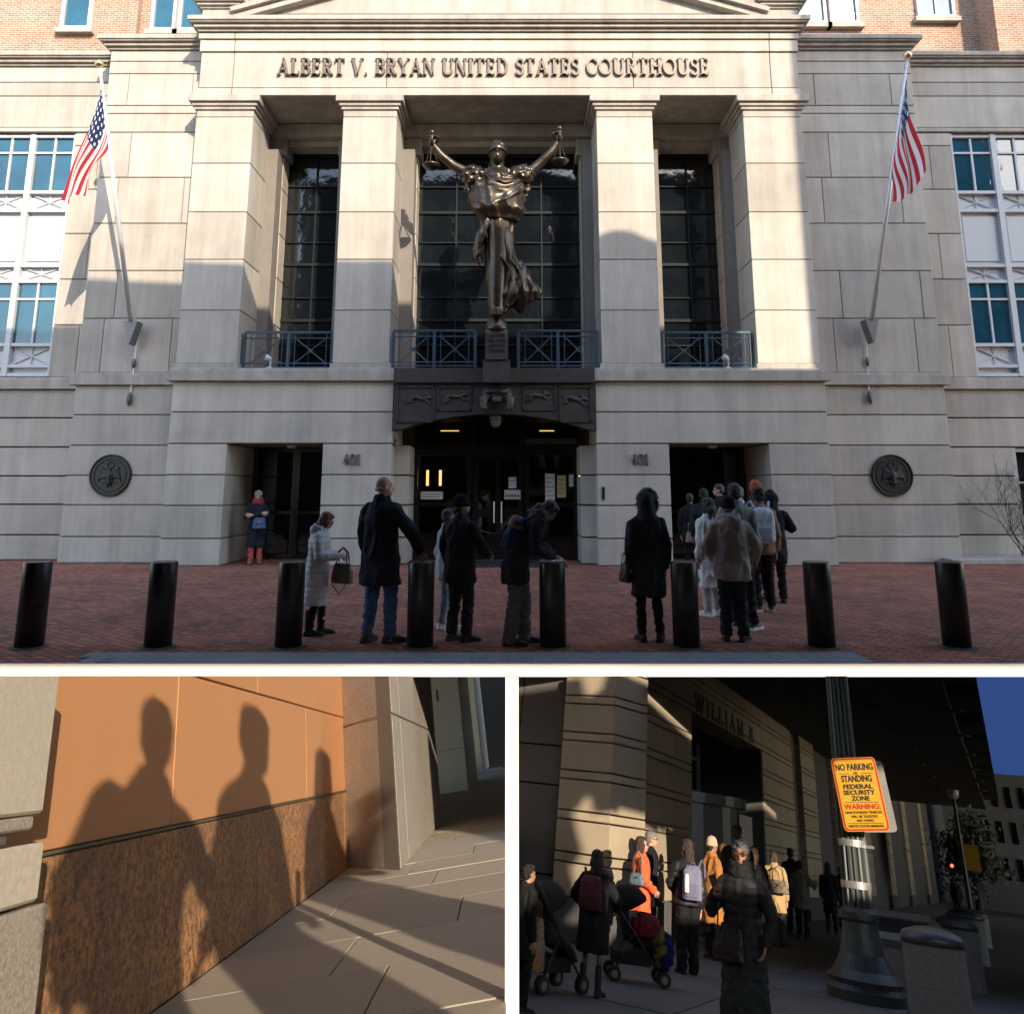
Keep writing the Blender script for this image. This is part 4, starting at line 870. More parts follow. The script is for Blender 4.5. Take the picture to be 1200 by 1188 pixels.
for i in range(7):
    bm = bmesh.new(); twig(V((11.9 + random.uniform(-.15, .15), 19, .13)), V((random.uniform(-.5, .4), random.uniform(-.4, .3), 1)).normalized(), 1.2, .014, 3, bm); link('branch', bm, TW, e)
# ---------------------------------------------------------------- bollards
BOLL = mat('bollard_black', (.017, .018, .018), .34, .0, var=.6, vs_=7, bump=.06, bs=30, spec=.6)
bm = bmesh.new(); lathe(bm, [(.142, 0), (.142, .86), (.138, .874), (.12, .88), (.11, .875)], 40); bme = bpy.data.meshes.new('bollard'); bm.to_mesh(bme); bm.free(); bme.materials.append(BOLL); bme.shade_smooth()
bm = bmesh.new(); lathe(bm, [(.11, .868), (.108, .872), (.02, .874)], 40); cme = bpy.data.meshes.new('cap'); bm.to_mesh(cme); bm.free(); cme.materials.append(mat('bollard_cap', (.03, .031, .032), .55))
bm = bmesh.new(); lathe(bm, [(.19, 0), (.19, .006), (.15, .012), (.14, .013)], 40); rme = bpy.data.meshes.new('collar'); bm.to_mesh(rme); bm.free(); rme.materials.append(mat('collar', (.09, .075, .065), .9))
YB = 8.96; BD = YB * math.cos(CAM_P) - 1.25 * math.sin(CAM_P)
names = ['black steel bollard at the far left of the row', 'black steel bollard second from the left, in front of the left wall seal', 'black steel bollard beside the woman in the silver puffer coat', 'black steel bollard under the hand of the bald man', 'black steel bollard the leaning woman writes on', 'black steel bollard right of the woman in the fur hood', 'black steel bollard right of the queue, second from the right', 'black steel bollard at the far right of the row']
for px, nm in zip((39, 188.5, 340, 493, 647.5, 803, 960, 1117), names):
    e = tag(empty('bollard', ((px - 600) / FPX * BD, YB, 0)), nm, 'bollard', 'black bollards in a row')
    for n_, m_ in (('shaft', bme), ('top_plate', cme), ('ground_collar', rme)):
        o = bpy.data.objects.new(n_, m_); COL.objects.link(o); o.parent = e
# litter, paper on the bollard
bx_ = (647.5 - 600) / FPX * BD
o = box('paper_sheets', (bx_ - .13, bx_ + .12), (YB - .09, YB + .1), (.882, .892), PAPER, None); tag(o, 'white papers lying on top of the bollard under the writing hands', 'paper')
# ---------------------------------------------------------------- the queue on the plaza
def at(px, py): p = px_z(px, py); return p.x, p.y
def Hpx(top, Y): return px_y(600, top, Y).z
def who(label, fx, fy, ty, heading, **k):
    x, y = at(fx, fy); H = k.pop('H', None) or Hpx(ty, y)
    return person(label, stand(x, y, heading), H, group='people queuing on the plaza', **k), x, y, H
NAVY = (.012, .014, .022); BLK = (.01, .01, .012); GREY = (.1, .1, .105)
(r, x, y, H) = who('woman in long black coat and coral trousers standing in the left doorway', 298, 661, 575, 165, skin=3, hair=('curly', (.3, .29, .27)), face=True, glasses='clear', scarf=(.25, .04, .05),
    top=dict(col=NAVY, hem=.42, flare=1.12), legs=dict(col=(.45, .1, .09)), shoes=('shoe', (.25, .14, .08)), arms={1: ((.26, .06, 1.13), (-.1, .22, 1.2)), -1: ((-.26, .06, 1.13), (.1, .24, 1.17))}, palm={1: (0, -1, 0), -1: (0, -1, 0)})
handbag('blue shoulder bag worn by the woman in the left doorway', stand(x + .12, y - .19, 0, 1, 1.02), (.035, .07, .16), .3, .24, .1, .1, strap2=[(-.1, .05, -.02), (-.03, .03, .2), (.12, .06, .45)])
(r, x, y, H) = who('woman with red hair in a long silver puffer coat looking down into her bag', 368, 744, 598, 80, skin=3, hair=('bob', (.2, .06, .025)), hp=.45, lean=.06, glasses='clear', face=True,
    top=dict(col=(.6, .585, .57), hem=.42, puff=1, bulk=1.12, rough=.5, hood='down', flare=1.05, amp=.006), legs=dict(col=BLK, w=.8), shoes=('boot', (.012, .011, .011)), arms={1: ((.27, .02, 1.12), (.12, .32, 1.1)), -1: ((-.25, .04, 1.12), (-.06, .32, 1.1))}, feet={1: (.08, -.06, 4), -1: (-.09, .1, -4)}, palm={1: (-1, 0, -.3), -1: (1, 0, -.3)})
handbag('taupe leather handbag held by the woman in the silver puffer coat', stand(x + .31, y - .06, 25, 1, .8), (.16, .125, .1), .27, .22, .13, .18, strap2=[(-.1, 0, -.02), (-.12, -.04, -.22), (0, -.05, -.34), (.1, -.04, -.2), (.11, 0, -.02)])
(r, x, y, H) = who('tall bald man in a black overcoat and jeans resting a hand on a bollard', 443, 753, 557, 25, skin=3, hair=('bald', (.4, .33, .29)), hy=-.75, top=dict(col=(.018, .02, .028), hem=.6, flare=1.1, bulk=1.06), legs=dict(col=(.055, .12, .24), w=1.05), shoes=('shoe', (.055, .035, .022)),
    feet={1: (.12, .05, 35), -1: (-.13, -.02, -4)}, arms={1: ((.37, .06, 1.12), (.37, .22, .93)), -1: ((-.25, .02, 1.13), (-.24, .1, .88))}, curl=.35, palm={1: (0, 0, -1)})
(r, x, y, H) = who('person in a pale grey jacket and trousers mostly hidden behind the black beanie', 523, 737, 596, 60, skin=1, hair=('short', (.02, .015, .012)), top=dict(col=(.42, .44, .46), hem=.72), legs=dict(col=(.26, .28, .32)), shoes=('sneaker', (.5, .5, .5)))
(r, x, y, H) = who('man in a black coat and black knitted beanie seen from behind', 538, 751, 581, 38, skin=1, hat=('beanie', (.008, .008, .009)), hy=-.5, hair=('back', (.01, .009, .008)), top=dict(col=(.018, .019, .024), hem=.7, bulk=1.04), legs=dict(col=(.02, .02, .021), w=1.05), shoes=('shoe', (.05, .03, .02)), feet={1: (.1, .03, 30), -1: (-.1, -.02, 6)}, arms={1: ((.3, .06, 1.12), (.25, .26, 1.02)), -1: ((-.27, -.02, 1.13), (-.24, .06, .9))})
(r, x, y, H) = who('woman in black jacket and grey trousers leaning over a bollard to write', 604, 755, 0, 88, H=1.66, lean=.55, hp=.5, skin=1, hair=('tied', (.035, .025, .02)), glasses='clear', face=True, scarf=(.12, .1, .09), top=dict(col=(.018, .019, .024), hem=.68, bulk=1.02), legs=dict(col=(.1, .105, .115), w=1.25, hem=.03), shoes=('heel', (.012, .011, .011)),
    arms={1: ((.24, .22, 1.08), (.1, .44, .97)), -1: ((-.24, .26, 1.1), (-.06, .48, .97))}, feet={1: (.08, -.06, 6), -1: (-.1, .12, -6)}, palm={1: (0, 0, -1), -1: (0, 0, -1)}, curl=.7)
mw = stand(x, y, 88) @ MX.Scale(H / 1.75, 4) @ MX.Translation((0, 0, .95)) @ MX.Rotation(-.55, 4, 'X') @ MX.Translation((.06, -.13, .44)) @ MX.Rotation(R(14), 4, 'X')
backpack('navy backpack with a tan leather flap on the leaning woman', mw, (.014, .025, .075), .31, .38, .17, flap=(.17, .085, .055))
bm = bmesh.new(); bx0 = px_y(537, 606, 9.6); bx1 = px_y(592, 625, 9.2)
tube(bm, [bx0, bx0.lerp(bx1, .3) - V((0, 0, .07)), bx0.lerp(bx1, .7) - V((0, 0, .06)), bx1], .012, 6); tag(link('bag_strap', bm, mat('oxblood', (.1, .02, .02), .5), smooth=True), 'thin dark red strap hanging between the man in the beanie and the leaning woman', 'strap')
(r, x, y, H) = who('woman in a long charcoal coat with a fur trimmed hood up, seen from behind', 762, 751, 577, -8, hy=-.5, skin=1, top=dict(col=(.022, .024, .03), hem=.52, hood='up', fur=1, flare=1.02, bulk=1.02), legs=dict(col=BLK, w=.85), shoes=('shoe', (.012, .011, .011)), feet={1: (.11, -.05, 25), -1: (-.1, 0, -4)})
handbag('small black bag at the hip of the woman in the fur hood', stand(x - .26, y - .02, 75, 1, .83), (.012, .012, .013), .22, .2, .09, .12)
Q = [
 ('woman in a long off white coat and pale trousers beside the taupe jacket', 836, 721, 583, -25, dict(hair=('long', (.03, .02, .015)), skin=1, top=dict(col=(.75, .74, .72), hem=.42, flare=1.08), legs=dict(col=(.48, .44, .43), w=1.1), shoes=('sneaker', (.7, .7, .7)))),
 ('man in a taupe hooded jacket, dark jeans and black cap, back to the viewer', 862, 751, 583, 4, dict(skin=2, hat=('beanie', (.01, .01, .011)), top=dict(col=(.33, .285, .26), hem=.74, bulk=1.18, hood='down', rough=.6), legs=dict(col=(.02, .027, .04), w=1.1), shoes=('shoe', (.05, .035, .028)), feet={1: (.1, -.02, 32), -1: (-.1, .03, 4)}, arms={1: ((.32, .0, 1.14), (.3, .12, .95)), -1: ((-.3, .02, 1.14), (-.2, .18, .98))})),
 ('tall man in a grey green sweater and black trousers behind the taupe jacket', 869, 737, 566, 6, dict(skin=2, hair=('short', (.012, .01, .009)), top=dict(col=(.28, .28, .245), hem=.85, bulk=1.05), legs=dict(col=(.012, .012, .013)), shoes=('sneaker', (.03, .03, .03)), feet={1: (.14, -.04, 40), -1: (-.05, .05, 15)})),
 ('person in a brown jacket with black trousers carrying a white backpack', 896, 716, 571, 2, dict(skin=1, hair=('curly', (.02, .014, .011)), top=dict(col=(.26, .15, .09), hem=.8), legs=dict(col=BLK), shoes=('sneaker', (.02, .02, .02)))),
 ('person in a dark grey jacket and an orange knitted beanie in the queue', 893, 702, 564, -10, dict(skin=1, hat=('beanie', (.42, .1, .045)), top=dict(col=(.05, .055, .065), hem=.72), legs=dict(col=(.03, .04, .06)), shoes=('shoe', (.02, .02, .02)))),
 ('person in a black hooded coat with a phone at the right edge of the queue', 911, 706, 576, 12, dict(skin=2, top=dict(col=BLK, hem=.62, hood='up'), legs=dict(col=BLK, w=1.0), arms={1: ((.32, .1, 1.14), (.26, .3, 1.16))})),
 ('man in glasses and a dark suit facing left in the right doorway', 848, 676, 567, -75, dict(skin=3, hair=('short', (.02, .015, .012)), face=True, glasses='clear', scarf=None, top=dict(col=BLK, hem=.8), legs=dict(col=BLK))),
 ('person in dark clothes carrying a colourful bag inside the right doorway', 812, 672, 578, 20, dict(skin=1, hair=('short', (.015, .012, .01)), top=dict(col=BLK, hem=.7), legs=dict(col=BLK))),
 ('person with dark hair in a black jacket deep in the right doorway', 829, 681, 573, 10, dict(skin=2, hair=('curly', (.015, .012, .01)), top=dict(col=(.02, .02, .022), hem=.75), legs=dict(col=BLK))),
 ('grey haired person in a pale blue top ahead of the orange beanie', 872, 690, 570, 0, dict(skin=3, hair=('short', (.1, .09, .08)), top=dict(col=(.25, .32, .4), hem=.85), legs=dict(col=NAVY))),
]
for lab, fx, fy, ty, hd, k in Q:
    (r, x, y, H) = who(lab, fx, fy, ty, hd, **k)
    if 'white backpack' in lab:
        backpack('white backpack with straps on the person in the brown jacket', stand(x - .0, y - .13, 2, H / 1.75, 1.46 * H / 1.75), (.62, .63, .66), .31, .5, .14, pocket=(.5, .58, .66))
    if 'colourful bag' in lab:
        handbag('small patterned tote bag hanging in the right doorway', stand(x - .05, y - .28, 0, 1, .82), (.3, .22, .1), .24, .2, .1, .22, pattern=speckle('tote_pattern', (.5, .45, .4), (.4, .12, .1), (.03, .03, .04), 34))
# ================================================================ LOWER PLACES: each has its own level frame
class Frame:
    def __init__(s, vp, xv, h):
        s.F = ray(*vp).normalized(); a = (vp[0] - CX, vp[1] - CY); Xr = xv - CX; yv = CY - (FPX * FPX + a[0] * Xr) / a[1]
        u = ray(xv, yv); u = -u if u.z < 0 else u
        s.U = u.normalized(); s.Rt = s.F.cross(s.U); s.h = h; s.O = EYE - s.U * h
        m = MX.Identity(4)
        for i in range(3): m[i][0] = s.Rt[i]; m[i][1] = s.F[i]; m[i][2] = s.U[i]; m[i][3] = s.O[i]
        s.M = m; s.sun = s.d(SUN)
    def d(s, v): return V((v.dot(s.Rt), v.dot(s.F), v.dot(s.U)))
    def gnd(s, x, y, z=0): r = s.d(ray(x, y)); t = (z - s.h) / r.z; return V((r.x * t, r.y * t, z))
    def atx(s, x, y, X0): r = s.d(ray(x, y)); t = X0 / r.x; return V((X0, r.y * t, s.h + r.z * t))
    def aty(s, x, y, Y0): r = s.d(ray(x, y)); t = Y0 / r.y; return V((r.x * t, Y0, s.h + r.z * t))
    def wor(s, p): return s.M @ V(p)
    def yfor(s, px, X0, z=0):
        lo, hi = .3, 400
        for _ in range(50):
            m = (lo + hi) / 2; w_ = s.wor((X0, m, z)) - EYE
            if CX + FPX * w_.x / w_.dot(AX) < px: lo = m
            else: hi = m
        return lo
CUTN = ray(0, 792).cross(ray(1200, 792)); CUTN = CUTN if CUTN.z > 0 else -CUTN
def cut(bm, fr, side=None):
    """the two lower places are built as a cut-away: everything ends at one sloping section plane below the plaza edge"""
    planes = [CUTN]
    if side: 
        n = ray(side[0], 0).cross(ray(side[0], 1000)); n = n if n.x * side[1] > 0 else -n; planes.append(n)
    bm.transform(fr.M)
    for n in planes:
        bmesh.ops.bisect_plane(bm, geom=bm.verts[:] + bm.edges[:] + bm.faces[:], plane_co=EYE, plane_no=n, clear_outer=True)
        ed = [e for e in bm.edges if e.is_boundary]
        if ed: bmesh.ops.holes_fill(bm, edges=ed)
    bm.transform(fr.M.inverted())
    return bm
def prism(pts, z0, z1, bev=0):
    bm = bmesh.new(); a = [bm.verts.new((x, y, z0)) for x, y in pts]; b = [bm.verts.new((x, y, z1)) for x, y in pts]
    bm.faces.new(a); bm.faces.new(b[::-1]); n = len(pts)
    for i in range(n): bm.faces.new((a[i], b[i], b[(i + 1) % n], a[(i + 1) % n]))
    bmesh.ops.recalc_face_normals(bm, faces=bm.faces)
    if bev: bmesh.ops.bevel(bm, geom=bm.edges[:], offset=bev, segments=1, affect='EDGES')
    return bm
def pbox(x0, x1, y0, y1, z0, z1, bev=0): return prism([(x0, y0), (x1, y0), (x1, y1), (x0, y1)], z0, z1, bev)
def put(nm, bm, m, fr, parent=None, smooth=False, side=None, docut=True):
    if docut: cut(bm, fr, side)
    if not len(bm.verts): bm.free(); return None
    if parent is None: return link(nm, bm, m, mw=fr.M, smooth=smooth)
    o = link(nm, bm, m, smooth=smooth); o.parent = parent; return o
def rootf(nm, fr, label, cat, group=None): return tag(empty(nm, mw=fr.M), label, cat, group)
# white post between the two lower places
tag(box('post', (-.0182, .0182), (2.35, 2.386), (.02, 1.136), mat('white_edge', (.88, .88, .87), .6)), 'slim white post dividing the two lower places below the plaza edge', 'post')
# ---------------------------------------------------------------- lower left: sunlit wall with shadows of people
BL = Frame((580, 890), 330, .55); h = BL.h; wx = -1.176
SAND = speckle('orange_sandstone', (.58, .285, .125), (.53, .245, .105), (.5, .235, .1), 120, .75, obj_var=.03)
GRAN = speckle('rusty_granite', (.62, .29, .1), (.15, .1, .07), (.08, .06, .05), 45, .6, blotch=2.6, obj_var=.08)
GREYG = speckle('grey_granite', (.42, .37, .31), (.38, .34, .285), (.2, .175, .15), 90, .7)
PALE = speckle('pale_limestone', (.58, .53, .44), (.5, .46, .38), (.45, .41, .34), 60, .8)
CONC = speckle('pavement_concrete', (.46, .395, .31), (.41, .35, .27), (.33, .28, .215), 130, .85, obj_var=.07)
zg, zj = .726 * h, 1.93 * h
zj = BL.atx(300, 812, wx).z; zg = BL.atx(300, 949.6, wx).z
yA = BL.atx(46, 950, wx).y - .25; P1 = BL.gnd(470, 1019); yW = BL.gnd(409, 1014).y
WL = rootf('stone_wall', BL, 'orange sandstone wall on a rough rusty granite base with long shadows of people', 'wall')
put('backing', pbox(wx - .3, wx - .012, yA - 1, yW + .3, 0, 2.2), JOINT, BL, WL)
yj = lambda px, py: BL.atx(px, py, wx).y
ups = [yA - 1, yj(205, 880), yj(359, 890), yW + .25]
for a, b in zip(ups, ups[1:]): put('wall_panel', pbox(wx - .12, wx, a + .0025, b - .0025, zg + .011, zj - .004, .002), SAND, BL, WL)
ups = [yA - 1, yj(302, 800), yj(408, 810), yW + .25]
for a, b in zip(ups, ups[1:]): put('wall_panel', pbox(wx - .12, wx, a + .0025, b - .0025, zj + .004, 2.3, .002), SAND, BL, WL)
los = [yA - 1, yj(60, 1050) - .55, yj(298, 1020), yj(402, 970), yW + .25]
for a, b in zip(los, los[1:]): put('granite_slab', pbox(wx - .12, wx + .012, a + .003, b - .003, 0, zg - .004, .003), GRAN, BL, WL)
put('trim_strip', pbox(wx - .1, wx + .014, yA - 1, yW + .2, zg, zg + .008), mat('bronze_strip', (.16, .14, .08), .5, .3), BL, WL)
# pillars
def pillar(lab, pts, zc, y_split, n=1, m=GREYG):
    e = rootf('stone_pillar', BL, lab, 'pillar', 'grey granite pillars along the pavement')
    for z0, z1 in ((0, zc - .006), (zc + .006, 9)):
        q = [(x, y) for x, y in pts]; a, b, c, d_ = q
        t = y_split; m1 = (b[0] + (c[0] - b[0]) * t, b[1] + (c[1] - b[1]) * t); m2 = (a[0] + (d_[0] - a[0]) * t, a[1] + (d_[1] - a[1]) * t); g = .004
        put('granite_block', prism([a, b, (m1[0], m1[1] - g), (m2[0], m2[1] - g)], z0, z1, .006), m, BL, e); put('granite_block', prism([(m2[0], m2[1] + g), (m1[0], m1[1] + g), c, d_], z0, z1, .006), m, BL, e)
    put('pillar_core', prism([(p[0] + (.01 if p[0] < -.9 else -.012), p[1] + (.012 if i < 2 else -.012)) for i, p in enumerate(pts)], 0, 9), JOINT, BL, e)
    return e
xp = P1.x; yB1 = BL.gnd(515, 963).y; zc1 = BL.aty(470, 834, P1.y).z
p1 = pillar('large grey granite pillar at the end of the orange wall', [(wx - .1, yW + .05), (xp, P1.y), (xp, yB1), (wx - .1, yB1)], zc1, .12)
q0 = BL.atx(512, 815, xp); put('plate', pbox(xp, xp + .012, q0.y - .12, q0.y + .12, q0.z - .07, q0.z + .07, .002), BLACKM, BL, p1)
for k, (pa, pb, sh_, lab) in enumerate(((549, 560, .5, 'second grey granite pillar behind the large pillar'), (566, 574, .6, 'third pale pillar farther down the pavement'), (577, 581, .7, 'farthest pillar at the end of the pavement'))):
    y0, y1 = BL.yfor(pa, xp - .02), BL.yfor(pb, xp - .02)
    pillar(lab, [(wx - 1.2, y0 + sh_), (xp - .02, y0), (xp - .02, y1), (wx - 1.2, y1)], zc1 * (1.0 if k else .98), .3, m=PALE)  # paler stone on the far pillars stands in for sunlight the deck blocks
# near pillar at the left edge
xn = wx + .12; yN = BL.yfor(50, xn, .5); zt = BL.atx(25, 955, xn).z; zm = BL.atx(25, 988, xn).z; zb = BL.atx(25, 1063, xn).z
e = rootf('stone_pillar', BL, 'pale stone pier with a ledge at the left edge beside the orange wall', 'pillar', 'grey granite pillars along the pavement')
put('stone_block', pbox(wx - .3, xn, yN - 2, yN - .02, zt, 2.2, .006), PALE, BL, e); put('ledge', pbox(wx - .3, xn + .0, yN - 2, yN - .06, zt - .03, zt - .004, .004), GREYG, BL, e)
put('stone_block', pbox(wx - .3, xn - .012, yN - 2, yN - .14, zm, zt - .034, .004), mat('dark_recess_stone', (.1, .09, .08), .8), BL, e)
put('stone_block', pbox(wx - .3, xn + .002, yN - 2, yN, zb + .004, zm - .004, .006), PALE, BL, e); put('stone_block', pbox(wx - .3, xn + .012, yN - 2, yN + .03, 0, zb - .004, .006), GREYG, BL, e)
# pavement
PB = put('pavement_base', pbox(-3.2, .5, .6, 70, -.06, -.012), mat('pavement_joint', (.1, .085, .07), .95), BL, None, side=(593, 1)); tag(PB, kind='structure'); PB.name = 'pavement'
ys = [.7 + .66 * i for i in range(24)]
for i, (a, b) in enumerate(zip(ys, ys[1:])):
    x = wx + .013; k = 0
    off = (.55, .95, .3, .75)[i % 4]; xs = [wx + .013] + [wx + off + .92 * j for j in range(3)]
    for c, d_ in zip(xs, xs[1:]): put('paving_slab', pbox(c + .0035, d_ - .0035, a + .0035, b - .0035, -.02, random.uniform(-.0015, .0015), .002), CONC, BL, PB, side=(593, 1))
put('far_paving', pbox(-2.5, .5, ys[-1], 70, -.02, 0), CONC, BL, PB, side=(593, 1))
# people out of the picture whose shadows fall on the wall
s_ = BL.sun
def caster(px, py, lab, turn=0, back=.25, plane=None, **k):
    P = BL.atx(px, py, plane or wx); t = ((BL.wor(P) - EYE).dot(AX) + back) / SUN.dot(AX); q = P - s_ * t
    hd = math.degrees(math.atan2(s_.x, s_.y)) + turn
    return person(lab, stand(q.x, q.y, hd, 1, 0, BL.M), q.z, vox=.03, group='people standing in the sun behind the viewer', **k)
coat = lambda **k: dict(top=dict(col=(.03, .03, .035), bulk=1.0, **k))
caster(187, 822, 'person in a dark jacket outside the picture casting the large shadow on the wall', 4, sx=.76, hair=('short', (.02, .02, .02)), arms={1: ((.38, -.02, 1.16), (.3, .12, 1.0)), -1: ((-.28, -.03, 1.13), (-.26, .05, .88))}, **coat(hem=.35))
caster(300, 834, 'person with tousled hair outside the picture casting the middle shadow', 42, sx=.8, hair=('curly', (.02, .02, .02)), arms={1: ((.26, .06, 1.12), (.14, .22, 1.0))}, **coat(hem=.4))
caster(379, 880, 'person outside the picture casting the shadow next to the granite pillar', 45, sx=.8, hair=('tied', (.02, .02, .02)), arms={1: ((.3, .12, 1.2), (.2, .24, 1.42))}, **coat(hem=.5))
tag(put('terrace', pbox(-.4, 4.3, -2.6, -.35, -.06, 0), CONC, BL, docut=False), kind='structure')
# figure in white at the right edge
g = BL.gnd(590, 985); person('person in a white coat at the right edge of the sunlit pavement', stand(.02, BL.yfor(590, .02), -20, 1, 0, BL.M), .74, vox=.03, hair=('short', (.4, .38, .35)), top=dict(col=(.6, .57, .5), hem=.6, bulk=1.15), legs=dict(col=(.03, .03, .03)))
# ---------------------------------------------------------------- lower right: dim corner by the second courthouse
BR = Frame((1190, 1045), 800, .75); s = .47; xw = -2.93
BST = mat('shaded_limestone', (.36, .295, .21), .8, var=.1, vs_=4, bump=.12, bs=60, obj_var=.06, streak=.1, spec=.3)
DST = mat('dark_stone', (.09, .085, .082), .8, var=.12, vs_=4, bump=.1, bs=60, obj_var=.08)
BC = rootf('corner_building', BR, 'stone building with banded courses, carved lintel and deep overhang', 'building')
yC = BR.yfor(712, xw, .4); LP = V((xw - .465, yC + .14, 0)); LB = V((LP.x, LP.y))
dl = (V((LP.x, LP.y)) - V((xw, yC))); 
per, band = .308, .07
z = .3; lev = [(0, .3)]
while z < 4.2: lev += [(z, z + per - band), (z + per - band, z + per)]; z += per
yR0, yR1 = 9.75, 13.2
def wallrun(p, q_, z0, z1, dep, splits, nm='stone_block', m=BST, inset=0):
    p, q_ = V(p), V(q_); d_ = (q_ - p); n = V((-d_.y, d_.x)).normalized() * dep
    ts = [0] + splits + [1]
    for a, b in zip(ts, ts[1:]):
        A_, B_ = p + d_ * a, p + d_ * b; u = d_.normalized() * .003
        put(nm, prism([tuple(A_ + u), tuple(B_ - u), tuple(B_ - u + n), tuple(A_ + u + n)], z0 + .006, z1 - .006, .005), m, BR, BC)
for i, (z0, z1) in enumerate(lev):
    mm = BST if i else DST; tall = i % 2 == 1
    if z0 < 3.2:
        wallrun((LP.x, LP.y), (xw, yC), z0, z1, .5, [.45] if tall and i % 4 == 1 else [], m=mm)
        sp = [.28, .75] if i % 4 == 1 else [.5] if i % 4 == 3 else [.15, .62]
        wallrun((xw, yC), (xw, yR0), z0, z1, .5, sp, m=mm)
    if z0 < 3.6:
        wallrun((xw, yR1), (xw, yR1 + 2.2), z0, z1, .5, [.5] if tall else [.3, .8], m=mm)
        for y0 in (15.9, 19.2, 23, 27.5, 33, 40): wallrun((xw + .05, y0), (xw + .05, y0 + 1.3), z0, z1, .5, [], m=mm)
    if z0 > 1.9 and z0 < 3.0: wallrun((xw, yR0), (xw, yR1), z0, z1, .4, [.55], m=mm)
put('wall_core', prism([(LP.x - .0, LP.y + .05), (xw - .03, yC + .03), (xw - .03, yR0 - .02), (xw - 1.5, yR0 - .02), (LP.x - .8, LP.y + 1)], 0, 3.4), JOINT, BR, BC, side=(607, -1))
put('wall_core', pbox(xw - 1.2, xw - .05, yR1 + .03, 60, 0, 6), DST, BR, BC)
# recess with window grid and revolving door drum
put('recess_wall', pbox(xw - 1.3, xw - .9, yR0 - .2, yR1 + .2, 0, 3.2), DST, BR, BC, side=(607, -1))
put('recess_side', pbox(xw - .95, xw - .02, yR1 - .02, yR1 + .02, 0, 3.2), DST, BR, BC)
for i in range(4):
    for j in range(3):
        a = yR0 + .25 + i * .75; put('window_pane', pbox(xw - .9, xw - .88, a, a + .66, 1.05 + j * .42, 1.42 + j * .42), GLASS, BR, BC)
bm = bmesh.new(); lathe(bm, [(.62, 0), (.62, 1.2), (.68, 1.2), (.68, 1.3), (.1, 1.31)], 32, (xw - .35, yR0 + .95, 0)); put('revolving_door', bm, mat('door_drum', (.12, .13, .14), .4, .5), BR, BC)
bm = pbox(xw - .02, xw + .28, yR0 + .9, yR0 + 1.5, 0, 1.15); put('door_panel', bm, GLASS, BR, BC)
# carved name
CARV = mat('carved_letter', (.12, .11, .1), .8)
ya, yb2 = BR.atx(814, 846, xw).y, BR.atx(884, 875, xw).y
T = MX.Translation((xw + .002, 0, 0)) @ MX.Rotation(R(90), 4, 'Z')
sv = link
def put_letters():
    gl = []; tot = 0
    for c in 'WILLIAM B':
        if c == ' ': tot += .6; continue
        b, W = glyph(c, .06); gl.append((b, tot)); tot += W + .2
    k = (yb2 - ya) / tot
    for b, o in gl:
        b.transform(MX.Translation((ya + o * k, 0, 2.1)) @ MX.Diagonal((k, .2, .2, 1))); b.transform(T); put('carved_letter', b, CARV, BR, BC)
put_letters()
# dark wing on the left
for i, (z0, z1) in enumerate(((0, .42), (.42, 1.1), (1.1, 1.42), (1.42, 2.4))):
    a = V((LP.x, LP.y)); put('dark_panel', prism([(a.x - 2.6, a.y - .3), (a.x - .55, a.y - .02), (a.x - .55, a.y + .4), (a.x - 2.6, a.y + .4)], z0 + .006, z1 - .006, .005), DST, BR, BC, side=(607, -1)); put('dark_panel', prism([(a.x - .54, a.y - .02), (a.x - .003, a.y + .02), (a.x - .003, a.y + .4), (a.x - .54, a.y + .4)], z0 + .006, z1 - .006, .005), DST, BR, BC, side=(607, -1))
# overhang
q0 = BR.atx(1039, 936, xw); zo = 2.62; yo = BR.yfor(1039, xw, zo); xo = BR.gnd(1171, 930, zo); yo = max(yo, 12); 
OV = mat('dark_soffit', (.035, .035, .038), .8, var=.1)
x_r = BR.aty(1150, 915, yo).x
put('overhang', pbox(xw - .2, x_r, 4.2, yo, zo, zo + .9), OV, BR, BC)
for k in range(9): 
    y0 = 10 + k * 2.0
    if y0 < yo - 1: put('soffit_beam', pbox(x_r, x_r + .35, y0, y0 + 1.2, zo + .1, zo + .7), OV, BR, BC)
for k in range(8):
    for j in range(3):
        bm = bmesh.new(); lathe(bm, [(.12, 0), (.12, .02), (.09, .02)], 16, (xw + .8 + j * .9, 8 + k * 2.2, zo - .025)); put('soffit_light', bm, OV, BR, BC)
# pavement
PR = put('pavement', pbox(-7, 7, 1.2, 90, -.06, -.012), mat('pavement_joint_dark', (.05, .05, .05), .95), BR, None, side=(607, -1)); tag(PR, kind='structure')
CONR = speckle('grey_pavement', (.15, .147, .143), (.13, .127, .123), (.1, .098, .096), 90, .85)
for i in range(11):
    for j in range(8):
        x0, y0 = -3.6 + j * .95, 2.4 + i * .95
        put('paving_slab', pbox(x0 + .004, x0 + .946, y0 + .004, y0 + .946, -.02, random.uniform(-.002, .002), .002), CONR, BR, PR, side=(607, -1))
put('far_paving', pbox(-7, 7, 12.86, 90, -.02, 0), CONR, BR, PR)
